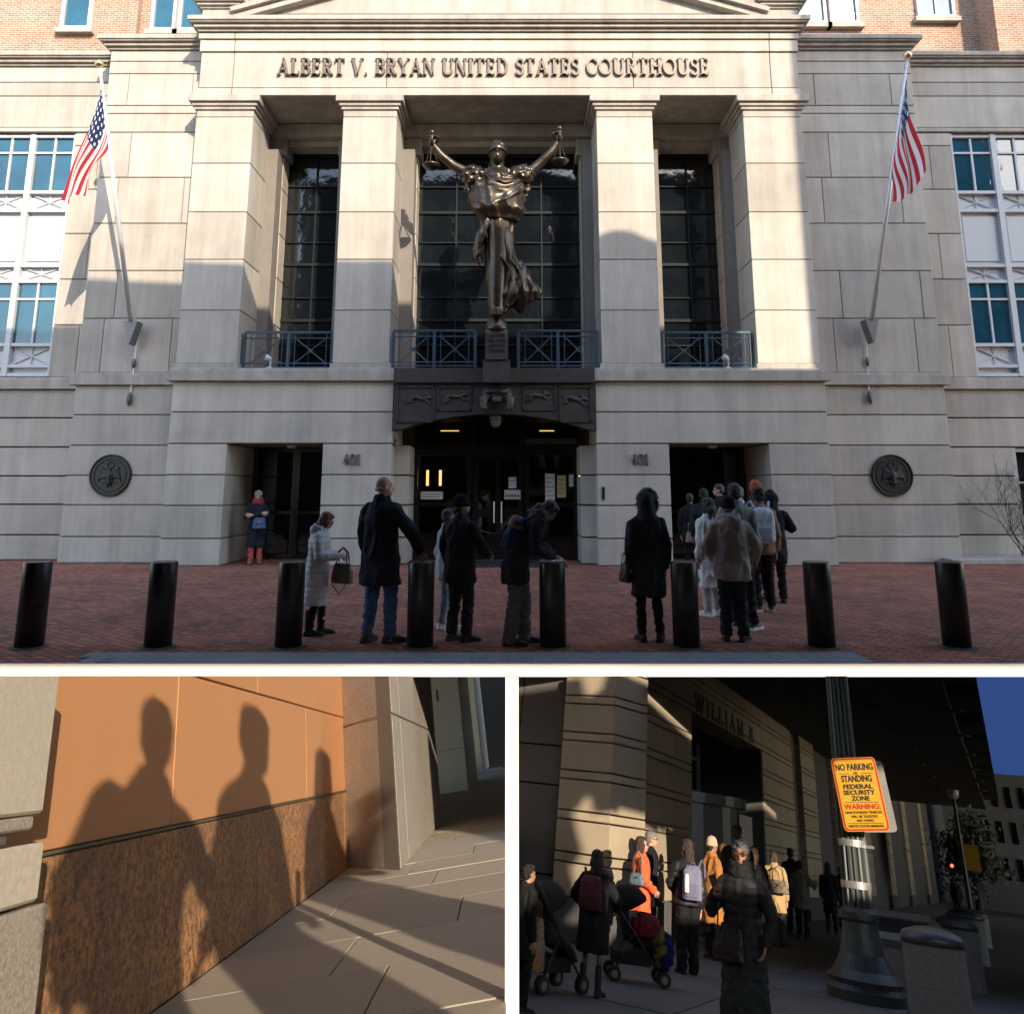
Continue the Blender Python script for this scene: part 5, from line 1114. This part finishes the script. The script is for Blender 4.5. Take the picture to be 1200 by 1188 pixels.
# ---------------------------------------------------------------- people of the second queue
def w2(label, fx, fy, ty, heading, **k):
    g = BR.gnd(fx, fy); H = k.pop('H', None) or BR.aty(fx, ty, g.y).z
    return person(label, stand(g.x, g.y, heading, 1, 0, BR.M), H, group='people queuing at the second building', **k)[0], g, H
def on_person(g, H, heading, off): k = H / 1.75; return stand(g.x, g.y, heading, k, 0, BR.M) @ MX.Translation(off)
BK = (.012, .012, .014)
p, g, H = w2('woman with long black hair and a backpack pushing a stroller in the dark', 691, 1166, 994, -8, skin=2, hair=('long', (.012, .01, .01)), lean=.08, top=dict(col=BK, hem=.7, bulk=1.1), legs=dict(col=BK, skirt=.5), shoes=('boot', (.03, .015, .01)), feet={1: (.14, -.05, 12), -1: (-.12, .05, -4)}, arms={1: ((.34, .12, 1.14), (.26, .38, 1.02)), -1: ((-.34, .12, 1.14), (-.26, .38, 1.02))})
backpack('maroon backpack on the woman with the stroller', on_person(g, H, -8, (0, -.15, 1.42)), (.075, .02, .03), .34, .42, .15)
p, g, H = w2('woman in a bright orange coat with a brown bob in the sunlit patch', 748, 1128, 979, 62, skin=0, hair=('bob', (.06, .032, .02)), hy=-.2, face=True, glasses='clear', top=dict(col=(.68, .13, .045), hem=.66, flare=1.12, bulk=1.08), legs=dict(col=BK), arms={1: ((.28, .04, 1.12), (.16, .22, 1.0)), -1: ((-.26, .0, 1.12), (-.22, .1, .9))})
handbag('blue grey shoulder bag on the orange coat', on_person(g, H, 0, (.04, -.27, 1.22)), (.1, .14, .19), .26, .17, .11, .32)
w2('grey haired person in black beside the orange coat', 760, 1121, 973, 70, skin=0, hair=('short', (.2, .19, .17)), top=dict(col=BK, hem=.7), glasses='clear', face=True)
p, g, H = w2('woman in a black puffer jacket with long brown hair and a lavender backpack', 806, 1141, 983, -35, skin=0, hair=('long', (.05, .03, .02)), hy=.35, face=True, top=dict(col=(.02, .02, .022), hem=.86, puff=1, bulk=1.08, rough=.45, amp=.005), legs=dict(col=BK, w=1.25, hem=.03), arms={-1: ((-.27, .08, 1.12), (-.12, .24, 1.0))})
BPK = on_person(g, H, -10, (.1, -.13, 1.4)); backpack('lavender backpack with a white bottle in its pocket', BPK, (.2, .2, .3), .3, .46, .17, pocket=(.16, .16, .25))
bm = bmesh.new(); lathe(bm, [(.036, 0), (.038, .02), (.038, .17), (.03, .2), (.03, .24), (.0, .245)], 16); tag(link('water_bottle', bm, mat('bottle_white', (.75, .73, .66), .4), mw=BPK @ MX.Translation((-.07, -.23, -.36)), smooth=True), 'white water bottle in the side of the lavender backpack', 'bottle')
w2('person in a camel coat and cream knitted beanie in the sun', 836, 1124, 981, 35, skin=1, hat=('beanie', (.5, .37, .27)), hair=('back', (.02, .015, .01)), top=dict(col=(.4, .17, .04), hem=.5, flare=1.1), legs=dict(col=BK))
w2('person with short auburn hair half hidden behind the camel coat', 850, 1112, 988, 30, skin=0, hair=('short', (.12, .05, .02)), top=dict(col=BK, hem=.7), legs=dict(col=BK))
w2('tall man with a short fade haircut in a black coat seen from behind', 868, 1122, 967, 10, skin=0, hair=('short', (.05, .035, .025)), top=dict(col=BK, hem=.6, bulk=1.08), legs=dict(col=BK))
p, g, H = w2('grey haired woman in amber sunglasses, black scarf and dark puffer coat walking towards the viewer', 876, 1243, 986, 186, skin=1, hair=('curly', (.17, .165, .16)), face=True, glasses=(.12, .025, .008), scarf=(.016, .018, .018), hy=.25, top=dict(col=(.02, .02, .023), hem=.62, puff=1, bulk=1.08, rough=.5, amp=.006), legs=dict(col=(.03, .04, .04), skirt=.12), arms={-1: ((-.32, .02, 1.12), (-.26, .1, .9)), 1: ((.3, .1, 1.12), (.18, .3, 1.27))}, palm={1: (-1, -.2, 0)}, curl=1.2, vox=.013)
o = handbag('black crossbody bag on the grey haired woman', on_person(g, H, 186, (.06, .22, 1.0)), (.014, .014, .016), .3, .26, .1, .05, strap2=[(.13, -.02, -.02), (.16, -.12, .2), (.1, -.26, .45)])
bm = bmesh.new(); bx(bm, -.036, .036, -.006, .006, -.07, .07); tag(link('phone', bm, mat('phone_glass', (.06, .07, .07), .15), mw=on_person(g, H, 186, (.15, .37, 1.36)) @ MX.Rotation(R(25), 4, 'Y')), 'phone in the raised hand of the grey haired woman', 'phone')
p, g, H = w2('woman in a khaki coat with a patterned tote on her shoulder in the queue', 912, 1108, 997, -5, skin=0, hair=('bob', (.06, .04, .025)), top=dict(col=(.46, .31, .15), hem=.6, flare=1.08), legs=dict(col=(.05, .055, .06)))
handbag('plaid patterned tote bag on the khaki coat', on_person(g, H, 0, (.12, -.24, 1.2)), (.2, .15, .1), .44, .24, .16, .26, pattern=brickmat('plaid', (.42, .34, .24), (.1, .08, .07), (.2, .16, .12), .05, .03, .006, vert=True))
for lab, fx, fy, ty, hd, k in (
    ('person in a grey quilted jacket right of the khaki coat', 942, 1101, 1009, 15, dict(hair=('curly', (.012, .01, .01)), skin=1, top=dict(col=(.15, .14, .13), hem=.66, bulk=1.1), arms={1: ((.36, .08, 1.2), (.3, .3, 1.3))})),
    ('dark haired man in black behind the quilted jacket', 932, 1096, 994, 0, dict(hair=('short', (.012, .01, .01)), skin=1)),
    ('person in a black padded coat near the lamp post', 976, 1094, 1011, -10, dict(hair=('long', (.012, .01, .01)), top=dict(col=BK, hem=.5, puff=1))),
    ('person in black directly left of the lamp post', 991, 1090, 1015, 5, dict(hair=('short', (.012, .01, .01)))),
    ('person in a black coat in front of the auburn haired one', 888, 1116, 992, 0, dict(hair=('long', (.08, .04, .02)), skin=0, top=dict(col=BK, hem=.5))),
    ('distant person in black walking on the pavement under the overhang', 1125, 1077, 1028, 180, dict(hair=('short', (.012, .01, .01)), vox=.03)),
    ('person in dark clothes cut off at the left edge of the dim scene', 606, 1185, 1010, 30, dict(hair=('short', (.012, .01, .01)), top=dict(col=BK, hem=.6)))):
    k.setdefault('top', dict(col=BK, hem=.65)); k.setdefault('skin', 1); w2(lab, fx, fy, ty, hd, legs=dict(col=BK), **k)
# strollers
def stroller(lab, mw, fabric, child=None):
    e = tag(empty('stroller', mw=mw), lab, 'stroller'); FR = mat('stroller_frame', (.05, .05, .055), .35, .6)
    def add(nm, bm, m, sm=True): o = link(nm, bm, m, smooth=sm); o.parent = e; return o
    for sx in (-.22, .22):
        bm = bmesh.new(); tube(bm, [(sx, -.45, 1.05), (sx, -.3, .85), (sx, .1, .4), (sx, .38, .12)], .014, 8); tube(bm, [(sx, -.05, .55), (sx, -.3, .12)], .014, 8); add('frame_tube', bm, FR)
        for y in (-.3, .38):
            for d_ in (-.025, .025):
                bm = bmesh.new(); tube(bm, [(sx + d_ + .014 * math.cos(0), y, .09)] * 1 + [(sx + d_ + .022, y, .09)], .09, 18) if False else None
                bm.free(); bm = bmesh.new(); bmesh.ops.create_cone(bm, cap_ends=True, segments=18, radius1=.09, radius2=.09, depth=.03, matrix=MX.Translation((sx + d_, y, .09)) @ MX.Rotation(R(90), 4, 'Y')); wh = add('wheel', bm, mat('tyre', (.02, .02, .02), .8), False)
                bm = bmesh.new(); bmesh.ops.create_cone(bm, cap_ends=True, segments=12, radius1=.045, radius2=.045, depth=.034, matrix=MX.Translation((sx + d_, y, .09)) @ MX.Rotation(R(90), 4, 'Y')); o = link('hub', bm, mat('hub', (.18, .18, .18), .5)); o.parent = wh
    bm = bmesh.new(); tube(bm, [(-.22, -.45, 1.05), (0, -.5, 1.07), (.22, -.45, 1.05)], .018, 8); add('handle', bm, FR)
    bm = bmesh.new(); tube(bm, [(0, -.18, .85), (0, -.1, .5), (0, .22, .42), (0, .36, .3)], [.17, .2, .2, .16], 14, .35); add('seat', fuse(bm, .02, 2), cloth(fabric))
    bm = bmesh.new(); blob(bm, (0, -.1, .9), (.24, .28, .2)); bmesh.ops.bisect_plane(bm, geom=bm.verts[:] + bm.edges[:] + bm.faces[:], plane_co=(0, 0, .86), plane_no=(0, .5, -1), clear_outer=True); add('canopy', bm, cloth(fabric))
    bm = bmesh.new(); bx(bm, -.2, .2, -.3, .2, .2, .34); add('basket', bm, cloth((.02, .02, .02)), False)
    if child:
        for nm, c, r, col in child: bm = bmesh.new(); blob(bm, c, r); add(nm, fuse(bm, .02, 2, .03, (9, 9, 9)), cloth(col))
    return e
g = BR.gnd(742, 1150); stroller('dark stroller with colourful blankets pushed by the woman with the backpack', stand(g.x, g.y, 60, .46, 0, BR.M), (.012, .012, .014), [('red_blanket', (0, .15, .62), (.2, .22, .16), (.14, .015, .02)), ('white_blanket', (-.08, .02, .62), (.14, .16, .16), (.2, .2, .21)), ('yellow_jacket', (.05, .36, .42), (.16, .12, .22), (.15, .13, .02)), ('blue_jacket', (.14, .42, .4), (.1, .1, .22), (.012, .018, .12)), ('purple_cloth', (-.05, .28, .4), (.16, .12, .12), (.1, .025, .12))])
g = BR.gnd(640, 1160); stroller('black stroller with a grey bag at the left edge of the dim scene', stand(g.x, g.y, 20, .46, 0, BR.M), (.03, .028, .027))
g = BR.gnd(618, 1163); handbag('multicoloured spotted shopping bag at the left edge', stand(g.x, g.y, 10, .47, .33, BR.M), (.2, .1, .1), .34, .5, .2, .2, pattern=speckle('spots', (.3, .05, .08), (.05, .2, .3), (.35, .3, .05), 40))
# ---------------------------------------------------------------- lamp post and sign
g = BR.gnd(1016, 1172); LPm = mat('green_post', (.08, .095, .088), .5, .4, var=.15)
e = tag(empty('lamp_post', mw=BR.M @ MX.Translation(g)), 'fluted grey green lamp post carrying the yellow sign', 'lamp post')
def lp(nm, bm, m=LPm): 
    bm.transform(MX.Translation(g)); cut(bm, BR); bm.transform(MX.Translation(-g)); o = link(nm, bm, m, smooth=False); o.parent = e
bm = bmesh.new(); rr = []
for z_, r0 in ((.5, .097), (1.2, .088), (2.6, .07)):
    rr.append([V(((r0 + .008 * (1 if i % 3 else -1)) * math.cos(2 * math.pi * i / 48), (r0 + .008 * (1 if i % 3 else -1)) * math.sin(2 * math.pi * i / 48), z_)) for i in range(48)])
rings_loft(bm, rr); lp('shaft', bm)
bm = bmesh.new(); lathe(bm, [(.26, 0), (.26, .06), (.24, .09), (.25, .12), (.2, .17), (.15, .26), (.125, .38), (.12, .44), (.135, .46), (.135, .5), (.11, .52), (.1, .53)], 32); lp('base', bm)
for z_ in (.9, .64):
    bm = bmesh.new(); lathe(bm, [(.098 - .02 * z_ + .02, z_), (.1 - .02 * z_ + .02, z_ + .045)], 32); lp('tape_band', bm, mat('silver_tape', (.45, .44, .42), .35, .6, var=.3, vs_=14))
bm = bmesh.new(); bx(bm, .085, .15, -.03, .03, .9, .92); lp('bracket', bm, mat('silver_tape', (0, 0, 0)))
# sign: flat plate facing the street
gw = BR.wor(BR.aty(1007, 930, g.y)); rc = ray(1007, 930); cen = EYE + rc * (((gw - EYE).dot(AX)) / rc.dot(AX) - .2)
nrm = -(cen - EYE).normalized()
def onp(x, y): r = ray(x, y); return EYE + r * ((cen - EYE).dot(nrm) / r.dot(nrm))
TL, TR_, BLc, BRc = onp(979, 893), onp(1029, 882), onp(985.5, 977), onp(1037, 970)
ez = ((TL - BLc) + (TR_ - BRc)).normalized(); eh = ((TR_ - TL) + (BRc - BLc)).normalized(); ep = ez.cross(nrm); ep = ep if ep.x > 0 else -ep
ex = (eh + ep).normalized(); ez = nrm.cross(ex); ez = ez if ez.z > 0 else -ez
Wd = ((TR_ - TL).length + (BRc - BLc).length) / 2; Ht = ((TL - BLc).length + (TR_ - BRc).length) / 2
SM = MX.Identity(4); ey = -nrm; cen2 = (TL + TR_ + BLc + BRc) / 4
for i in range(3): SM[i][0] = ex[i]; SM[i][1] = ey[i]; SM[i][2] = ez[i]; SM[i][3] = cen2[i]
SG = tag(empty('warning_sign', mw=SM), 'yellow NO PARKING OR STANDING federal security zone sign with a red border', 'sign')
def rr_plate(w_, h_, r, y0, y1):
    pts = []
    for cx_, cz_, a0 in ((w_ / 2 - r, h_ / 2 - r, 0), (-w_ / 2 + r, h_ / 2 - r, 90), (-w_ / 2 + r, -h_ / 2 + r, 180), (w_ / 2 - r, -h_ / 2 + r, 270)):
        pts += [(cx_ + r * math.cos(R(a0 + 18 * k)), cz_ + r * math.sin(R(a0 + 18 * k))) for k in range(6)]
    bm = bmesh.new(); poly_prism(bm, pts, y0, y1); return bm
def sg(nm, me, m): o = link(nm, me, m); o.parent = SG; return o
YELM = mat('sign_yellow', (.6, .33, .015), .45, var=.06); REDM = mat('sign_red', (.5, .02, .02), .45, var=.05); SBK = mat('sign_black', (.012, .012, .012), .5, var=0)
sg('plate', rr_plate(Wd, Ht, .03, 0, .006), YELM)
b1 = rr_plate(Wd * .97, Ht * .98, .027, -.002, -.0004); sg('red_border', b1, REDM); sg('yellow_field', rr_plate(Wd * .89, Ht * .935, .02, -.004, -.0024), YELM)
def line(tx, v, size, m=SBK, maxw=.82, bold=.0):
    me = text_mesh(tx, size * Ht, .0012, bold * Ht, 1); wd_ = max(v_.co.x for v_ in me.vertices) - min(v_.co.x for v_ in me.vertices); k = min(maxw * Wd / wd_, 1.6)
    me.transform(MX.Diagonal((k, 1, 1, 1))); mid = (max(v_.co.x for v_ in me.vertices) + min(v_.co.x for v_ in me.vertices)) / 2
    o = sg('sign_text', me, m); o.location = (-mid, -.0055, (.5 - v) * Ht)
for tx, v, sz, m, mw_, bo in (('NO PARKING', .175, .125, SBK, .84, .0035), ('OR', .235, .045, SBK, .1, .001), ('STANDING', .335, .125, SBK, .68, .0035), ('FEDERAL', .43, .085, SBK, .66, .003), ('SECURITY', .51, .085, SBK, .7, .003), ('ZONE', .59, .085, SBK, .4, .003), ('WARNING:', .705, .095, REDM, .8, .003), ('UNAUTHORIZED VEHICLES', .765, .048, SBK, .8, .0008), ('WILL BE TICKETED', .82, .048, SBK, .58, .0008), ('AND TOWED', .872, .045, SBK, .38, .0008), ('UNITED STATES MARSHAL', .945, .046, SBK, .78, .001)): line(tx, v, sz, m, mw_, bo)
for v, a, b in ((.222, -.38, -.14), (.222, .14, .38), (.615, -.38, .38), (.893, -.38, .38)):
    bm = bmesh.new(); bx(bm, a * Wd, b * Wd, -.0055, -.0042, (.5 - v) * Ht - .0018, (.5 - v) * Ht + .0018); sg('rule', bm, SBK)
bm = rr_plate(Wd * .98, Ht * .98, .03, .2, .206); bm.transform(MX.Translation((.055, 0, -.018))); tag(link('sign_back', bm, mat('sign_back', (.3, .3, .28), .5, .5), mw=SM), 'grey back of a second sign fixed to the lamp post behind the yellow one', 'sign')
# ---------------------------------------------------------------- concrete drums, planter, far street
DR = speckle('drum_concrete', (.24, .23, .215), (.21, .2, .19), (.16, .155, .145), 60, .85); LID = mat('drum_lid', (.1, .11, .12), .45, .5)
for px, fy, wpx, lab in ((1107, 1212, 72, 'nearest round concrete drum with a dark domed lid'), (1131, 1160, 48, 'second round concrete drum behind the nearest'), (1139, 1128, 40, 'third round concrete drum in the row'), (1146, 1108, 32, 'farthest round concrete drum in the row')):
    g = BR.gnd(px, fy); wv = BR.wor(g) - EYE; r = wpx / 2 / FPX * wv.dot(AX); e = tag(empty('concrete_drum', mw=BR.M @ MX.Translation(g)), lab, 'drum', 'round concrete drums along the pavement')
    hh = .36 if r > .2 else .42
    for nm, pr, m in (('drum', [(r * .96, 0), (r * .96, hh * .5), (r * .94, hh * .51), (r * .96, hh * .52), (r * .96, hh)], DR), ('lid', [(r, hh), (r, hh + .035), (r * .9, hh + .06), (r * .5, hh + .085), (.01, hh + .095)], LID)):
        bm = bmesh.new(); lathe(bm, pr, 32); o = link(nm, bm, m, smooth=nm == 'lid'); o.parent = e
g = BR.gnd(1068, 1158); e = tag(empty('planter', mw=BR.M @ MX.Translation(g) @ MX.Rotation(R(20), 4, 'Z')), 'slanted square concrete planter left of the drums', 'planter')
bm = prism([(-.26, -.24), (.26, -.24), (.26, .24), (-.26, .24)], 0, .3); [setattr(v, 'co', v.co + V((0, 0, .12 if v.co.y > 0 else 0))) for v in bm.verts if v.co.z > .1]; o = link('box', bm, DR); o.parent = e
for a, b in (((-.3, -.28), (.3, -.28)), ((.3, -.28), (.3, .28)), ((.3, .28), (-.3, .28)), ((-.3, .28), (-.3, -.28))):
    bm = bmesh.new(); tube(bm, [(a[0], a[1], .32 + (.13 if a[1] > 0 else 0)), (b[0], b[1], .32 + (.13 if b[1] > 0 else 0))], .045, 4); o = link('rim', bm, DR); o.parent = e
bm = prism([(-.25, -.23), (.25, -.23), (.25, .23), (-.25, .23)], .31, .325); [setattr(v, 'co', v.co + V((0, 0, .11 if v.co.y > 0 else 0))) for v in bm.verts]; o = link('soil', bm, mat('soil', (.02, .017, .014), .95, bump=.6, bs=40)); o.parent = e
FB = rootf('office_block', BR, 'distant grey office block with a grid of windows at the end of the street', 'office block')
yf = 46; x0 = BR.aty(1112, 1000, yf).x; x1 = BR.aty(1260, 1000, yf).x; ztop = BR.aty(1175, 907, yf).z
put('wall', pbox(x0, x1, yf, yf + 3, 0, ztop), mat('office_wall', (.16, .17, .19), .8), BR, FB)
for i in range(9):
    for j in range(6):
        a = x0 + .5 + i * (x1 - x0) / 9; z_ = ztop - 1.3 - j * 1.35
        if z_ > .5: put('window_pane', pbox(a, a + (x1 - x0) / 9 - .35, yf - .05, yf - .01, z_, z_ + .8), GLASS, BR, FB)
bm = bmesh.new(); y_ = 90; pts = [BR.aty(px, py, y_) for px, py in ((1060, 1080), (1300, 1080), (1300, 700), (1060, 700))]; f_ = bm.faces.new([bm.verts.new(p) for p in pts])
skm = bpy.data.materials.new('evening_sky'); skm.use_nodes = True; b_ = skm.node_tree.nodes['Principled BSDF']; b_.inputs['Base Color'].default_value = (0, 0, 0, 1); b_.inputs['Emission Color'].default_value = (.075, .19, .62, 1); b_.inputs['Emission Strength'].default_value = .1; b_.inputs['Roughness'].default_value = 1
tag(put('sky', bm, skm, BR), kind='structure')
def leaftree(lab, g, H, rad, n):
    e = tag(empty('street_tree', mw=BR.M @ MX.Translation(g)), lab, 'tree'); bm = bmesh.new(); tube(bm, [(0, 0, 0), (.05, 0, H * .4), (0, .05, H * .75)], [.09, .07, .03], 8)
    for k in range(7): a = k * 2.4; tube(bm, [(0, 0, H * (.35 + .05 * k)), (math.cos(a) * rad * .4, math.sin(a) * rad * .4, H * (.5 + .05 * k)), (math.cos(a) * rad * .7, math.sin(a) * rad * .7, H * (.55 + .06 * k))], [.04, .025, .01], 6)
    o = link('trunk', bm, TW); o.parent = e; bm = bmesh.new()
    cl = [V((random.gauss(0, rad * .4), random.gauss(0, rad * .4), H * .66 + random.gauss(0, H * .13))) for _ in range(40)]
    for k in range(n):
        c = random.choice(cl) + V((random.gauss(0, .16), random.gauss(0, .16), random.gauss(0, .16))); u = V((random.gauss(0, 1), random.gauss(0, 1), random.gauss(0, 1))).normalized(); v = u.orthogonal().normalized(); q = .06
        bm.faces.new([bm.verts.new(c + p) for p in (u * q, v * q * .6, -u * q, -v * q * .6)])
    o = link('crown', bm, mat('dark_leaf', (.05, .06, .035), .6)); o.parent = e
g = BR.gnd(1150, 1082); leaftree('dark street tree in front of the office block', g, BR.aty(1150, 955, g.y).z, .75, 2600)
g = BR.gnd(1141, 1086); hz = BR.aty(1141, 935, g.y).z; e = tag(empty('street_lamp', mw=BR.M @ MX.Translation(g)), 'distant street lamp with a pale globe and a small yellow sign', 'street lamp')
bm = bmesh.new(); tube(bm, [(0, 0, 0), (0, 0, hz)], [.06, .035], 10); o = link('pole', bm, BLACKM); o.parent = e
bm = bmesh.new(); blob(bm, (0, 0, hz + .1), (.14, .14, .17)); o = link('lamp_globe', bm, mat('globe', (.35, .38, .42), .3), smooth=True); o.parent = e
bm = bmesh.new(); bx(bm, -.02, .34, -.03, -.02, hz * .42, hz * .42 + .5); o = link('sign_plate', bm, YELM); o.parent = e
bm = bmesh.new(); blob(bm, (-.25, 0, hz * .44), .035); tag(link('signal_light', bm, mat('red_signal', (.5, .02, .02), .4, emit=(1, .05, .02), estr=2.5), mw=BR.M @ MX.Translation(g)), 'tiny red signal light beside the distant street lamp', 'signal')
# ---------------------------------------------------------------- unseen blockers added around the places to shape sun and shade
YSCR = -2.5
def scr(P): P = V(P); t = (YSCR - P.y) / SUN.y; q = P + SUN * t; return q.x, q.z
OPEN = []                                             # openings (polygons x,z) cut in the screen to place the sun patches
def opening(pts): OPEN.append([scr(p) for p in pts])
def inside(x, z, poly):
    c = False; n = len(poly)
    for i in range(n):
        x1, z1 = poly[i]; x2, z2 = poly[(i + 1) % n]
        if (z1 > z) != (z2 > z) and x < (x2 - x1) * (z - z1) / (z2 - z1) + x1: c = not c
    return c
XB = scr((0, DECK, 0)); ZD = XB[1] + .07
# left place: everything up to the deck edge; right edge slants along the post
OPEN.append([(.55, 2.75), (2.35, 2.75), (2.5, 3.3), (4.02, 4.4), (4.62, 5.2), (4.62, ZD), (.55, ZD)]); OPEN.append([(-1.7, ZD - .25), (.6, ZD - .25), (.6, ZD), (-1.7, ZD)])
w_ = BR.wor
opening([w_(p) for p in (V((LP.x, LP.y, 1.12)), BR.atx(715, 936, xw), BR.atx(763, 958, xw), BR.atx(812, 985, xw), BR.atx(825, 1010, xw), BR.atx(825, 1096, xw), BR.atx(712, 1100, xw), V((LP.x, LP.y, .1)))])
opening([w_(V((LP.x - .02, LP.y, 2.0))), w_(V((xw, yC, 2.1))), w_(V((xw, yC, 1.98))), w_(V((LP.x - .02, LP.y, 1.72)))])
def lit(x0, x1, y0, y1, foot):
    g = BR.gnd(*foot); opening([w_(BR.aty(x, y, g.y)) for x, y in ((x0 - 9, y0 - 9), (x1 + 9, y0 - 9), (x1 + 9, y1 + 5), (x0 - 9, y1 + 5))])
lit(726, 772, 972, 1062, (748, 1128)); lit(788, 832, 982, 1062, (806, 1141)); lit(818, 856, 976, 1080, (836, 1124)); lit(898, 936, 995, 1066, (912, 1108)); lit(838, 892, 978, 1036, (876, 1243)); lit(850, 884, 962, 990, (868, 1122))
opening([TL + (TL - BRc) * .15, TR_ + (TR_ - BLc) * .15, BRc + (BRc - TL) * .1, BLc + (BLc - TR_) * .1])
OPEN.append([(4.5, ZD - .25), (11.5, ZD - .25), (11.5, ZD), (4.5, ZD)])
def skyline(x):                                       # top of the dark block: decides where sunlight starts on the facade
    fx = x - scr((0, YF, 0))[0]; dz = scr((0, YF, 0))[1]
    if fx < -10: z = 6.6
    elif fx < -4.5: z = 7.1 - .05 * (fx + 10)
    elif fx < 1.9: z = 7.0
    elif fx < 3.9: z = 7.6 + .15 * math.sin(fx * 3)
    elif fx < 5.4: z = 6.4
    elif fx < 7.0: z = 4.3
    elif fx < 10.9: z = 14.2
    else: z = 13.9 + .3 * (fx - 11)
    return z + dz
bm = bmesh.new(); st = .1; x = -12
while x < 27:
    zt_ = skyline(x + st / 2); zs = -8.0; run = zs; z = zs; solid = True; dz_ = .05
    near = x > -1.8 and x < 12
    if not near: bx(bm, x, x + st, YSCR - .15, YSCR, -8, zt_)
    else:
        while z < 7.2:
            op = any(inside(x + st / 2, z + dz_ / 2, p) for p in OPEN)
            if op and solid:
                if z > run: bx(bm, x, x + st, YSCR - .15, YSCR, run, z)
                solid = False
            elif not op and not solid: run = z; solid = True
            z += dz_
        bx(bm, x, x + st, YSCR - .15, YSCR, run if solid else 7.2, zt_)
    x += st
DKB = mat('screen_dark', (.035, .03, .028), .8, var=.2)
OP = tag(empty('shade_screen', (0, -2.5, -8)), 'added dark screen behind the viewer, out of view, that shapes sun and shade', 'building')  # stands in for a building opposite; holes added to shape the sun patches
o = link('wall', bm, DKB); o.parent = OP; o.location = (0, 2.5, 8)
bm = bmesh.new()                                      # folded canopy added out of view to keep sky light off the lower places
for (ya_, za_), (yb_, zb_) in zip(((YSCR + .01, 6.85), (2.9, 3.85)), ((2.9, 3.85), (8.9, 7.85))):
    vv = [bm.verts.new((x, y, z)) for y, z in ((ya_, za_), (yb_, zb_)) for x in (-11, 12) for z in (z, z + .1)]
    for f in ((0, 1, 3, 2), (4, 6, 7, 5), (0, 4, 5, 1), (2, 3, 7, 6), (0, 2, 6, 4), (1, 5, 7, 3)): bm.faces.new([vv[k] for k in f])
o = link('canopy', bm, mat('sky_blocker_dark', (.025, .025, .025), .9)); o.parent = OP; o.location = (0, 2.5, 8)
o = box('side_blocker', (-9.7, -9.5), (YSCR + .01, 8.0), (-13, 6.5), DKB); o.parent = OP; o.location = (0, 2.5, 8)  # side screens added out of view to keep fill light off the lower places
o = box('side_blocker', (11.0, 11.2), (YSCR + .01, 8.0), (-13, 6.5), DKB); o.parent = OP; o.location = (0, 2.5, 8)
FR2 = mat('opposite_frame', (.4, .39, .37), .7); CUR = mat('opposite_curtain', (.16, .15, .14), .9)
for i in range(14):
    for j in range(4):
        x0, z0 = -8 + i * 2.3, 8.2 + j * 2.6
        if z0 + 1.7 < skyline(x0) and z0 + 1.7 < skyline(x0 + 1.2):
            W_ = box('window', (x0, x0 + 1.2), (YSCR + .005, YSCR + .03), (z0, z0 + 1.7), FR2); W_.parent = OP; W_.location = (0, 2.5, 8)
            for a in (0, 1):
                for b in (0, 1):
                    p_ = box('pane', (x0 + .08 + a * .55, x0 + .57 + a * .55), (YSCR + .032, YSCR + .04), (z0 + .08 + b * .8, z0 + .82 + b * .8), CUR if (i * 7 + j * 3 + a) % 3 else GLASS); p_.parent = W_
tag(box('low_sky_blocker', (-25, 70), (-46, -45), (-60, 26.5), mat('blocker_brown', (.2, .12, .08), .9)), 'added long brown block far behind the viewer that hides the low sky', 'building')  # unseen block added to cut the bright low sky behind the viewer
tag(box('street', (-300, 300), (-300, 300), (-60.2, -60), mat('asphalt', (.05, .05, .05), .9, bump=.3, bs=20)), kind='structure')
UW = mat('blocker_black', (.03, .03, .03), .9)  # unseen dark walls added below the deck to stop stray light
for nm_, q_ in (('left', ((-69.5, -69), (8.3, 75))), ('right', ((69, 69.5), (8.3, 75))), ('back', ((-120, 120), (95, 95.5)))):
    tag(box('undercroft_blocker', *q_, (-60, -.12), UW), kind='structure')
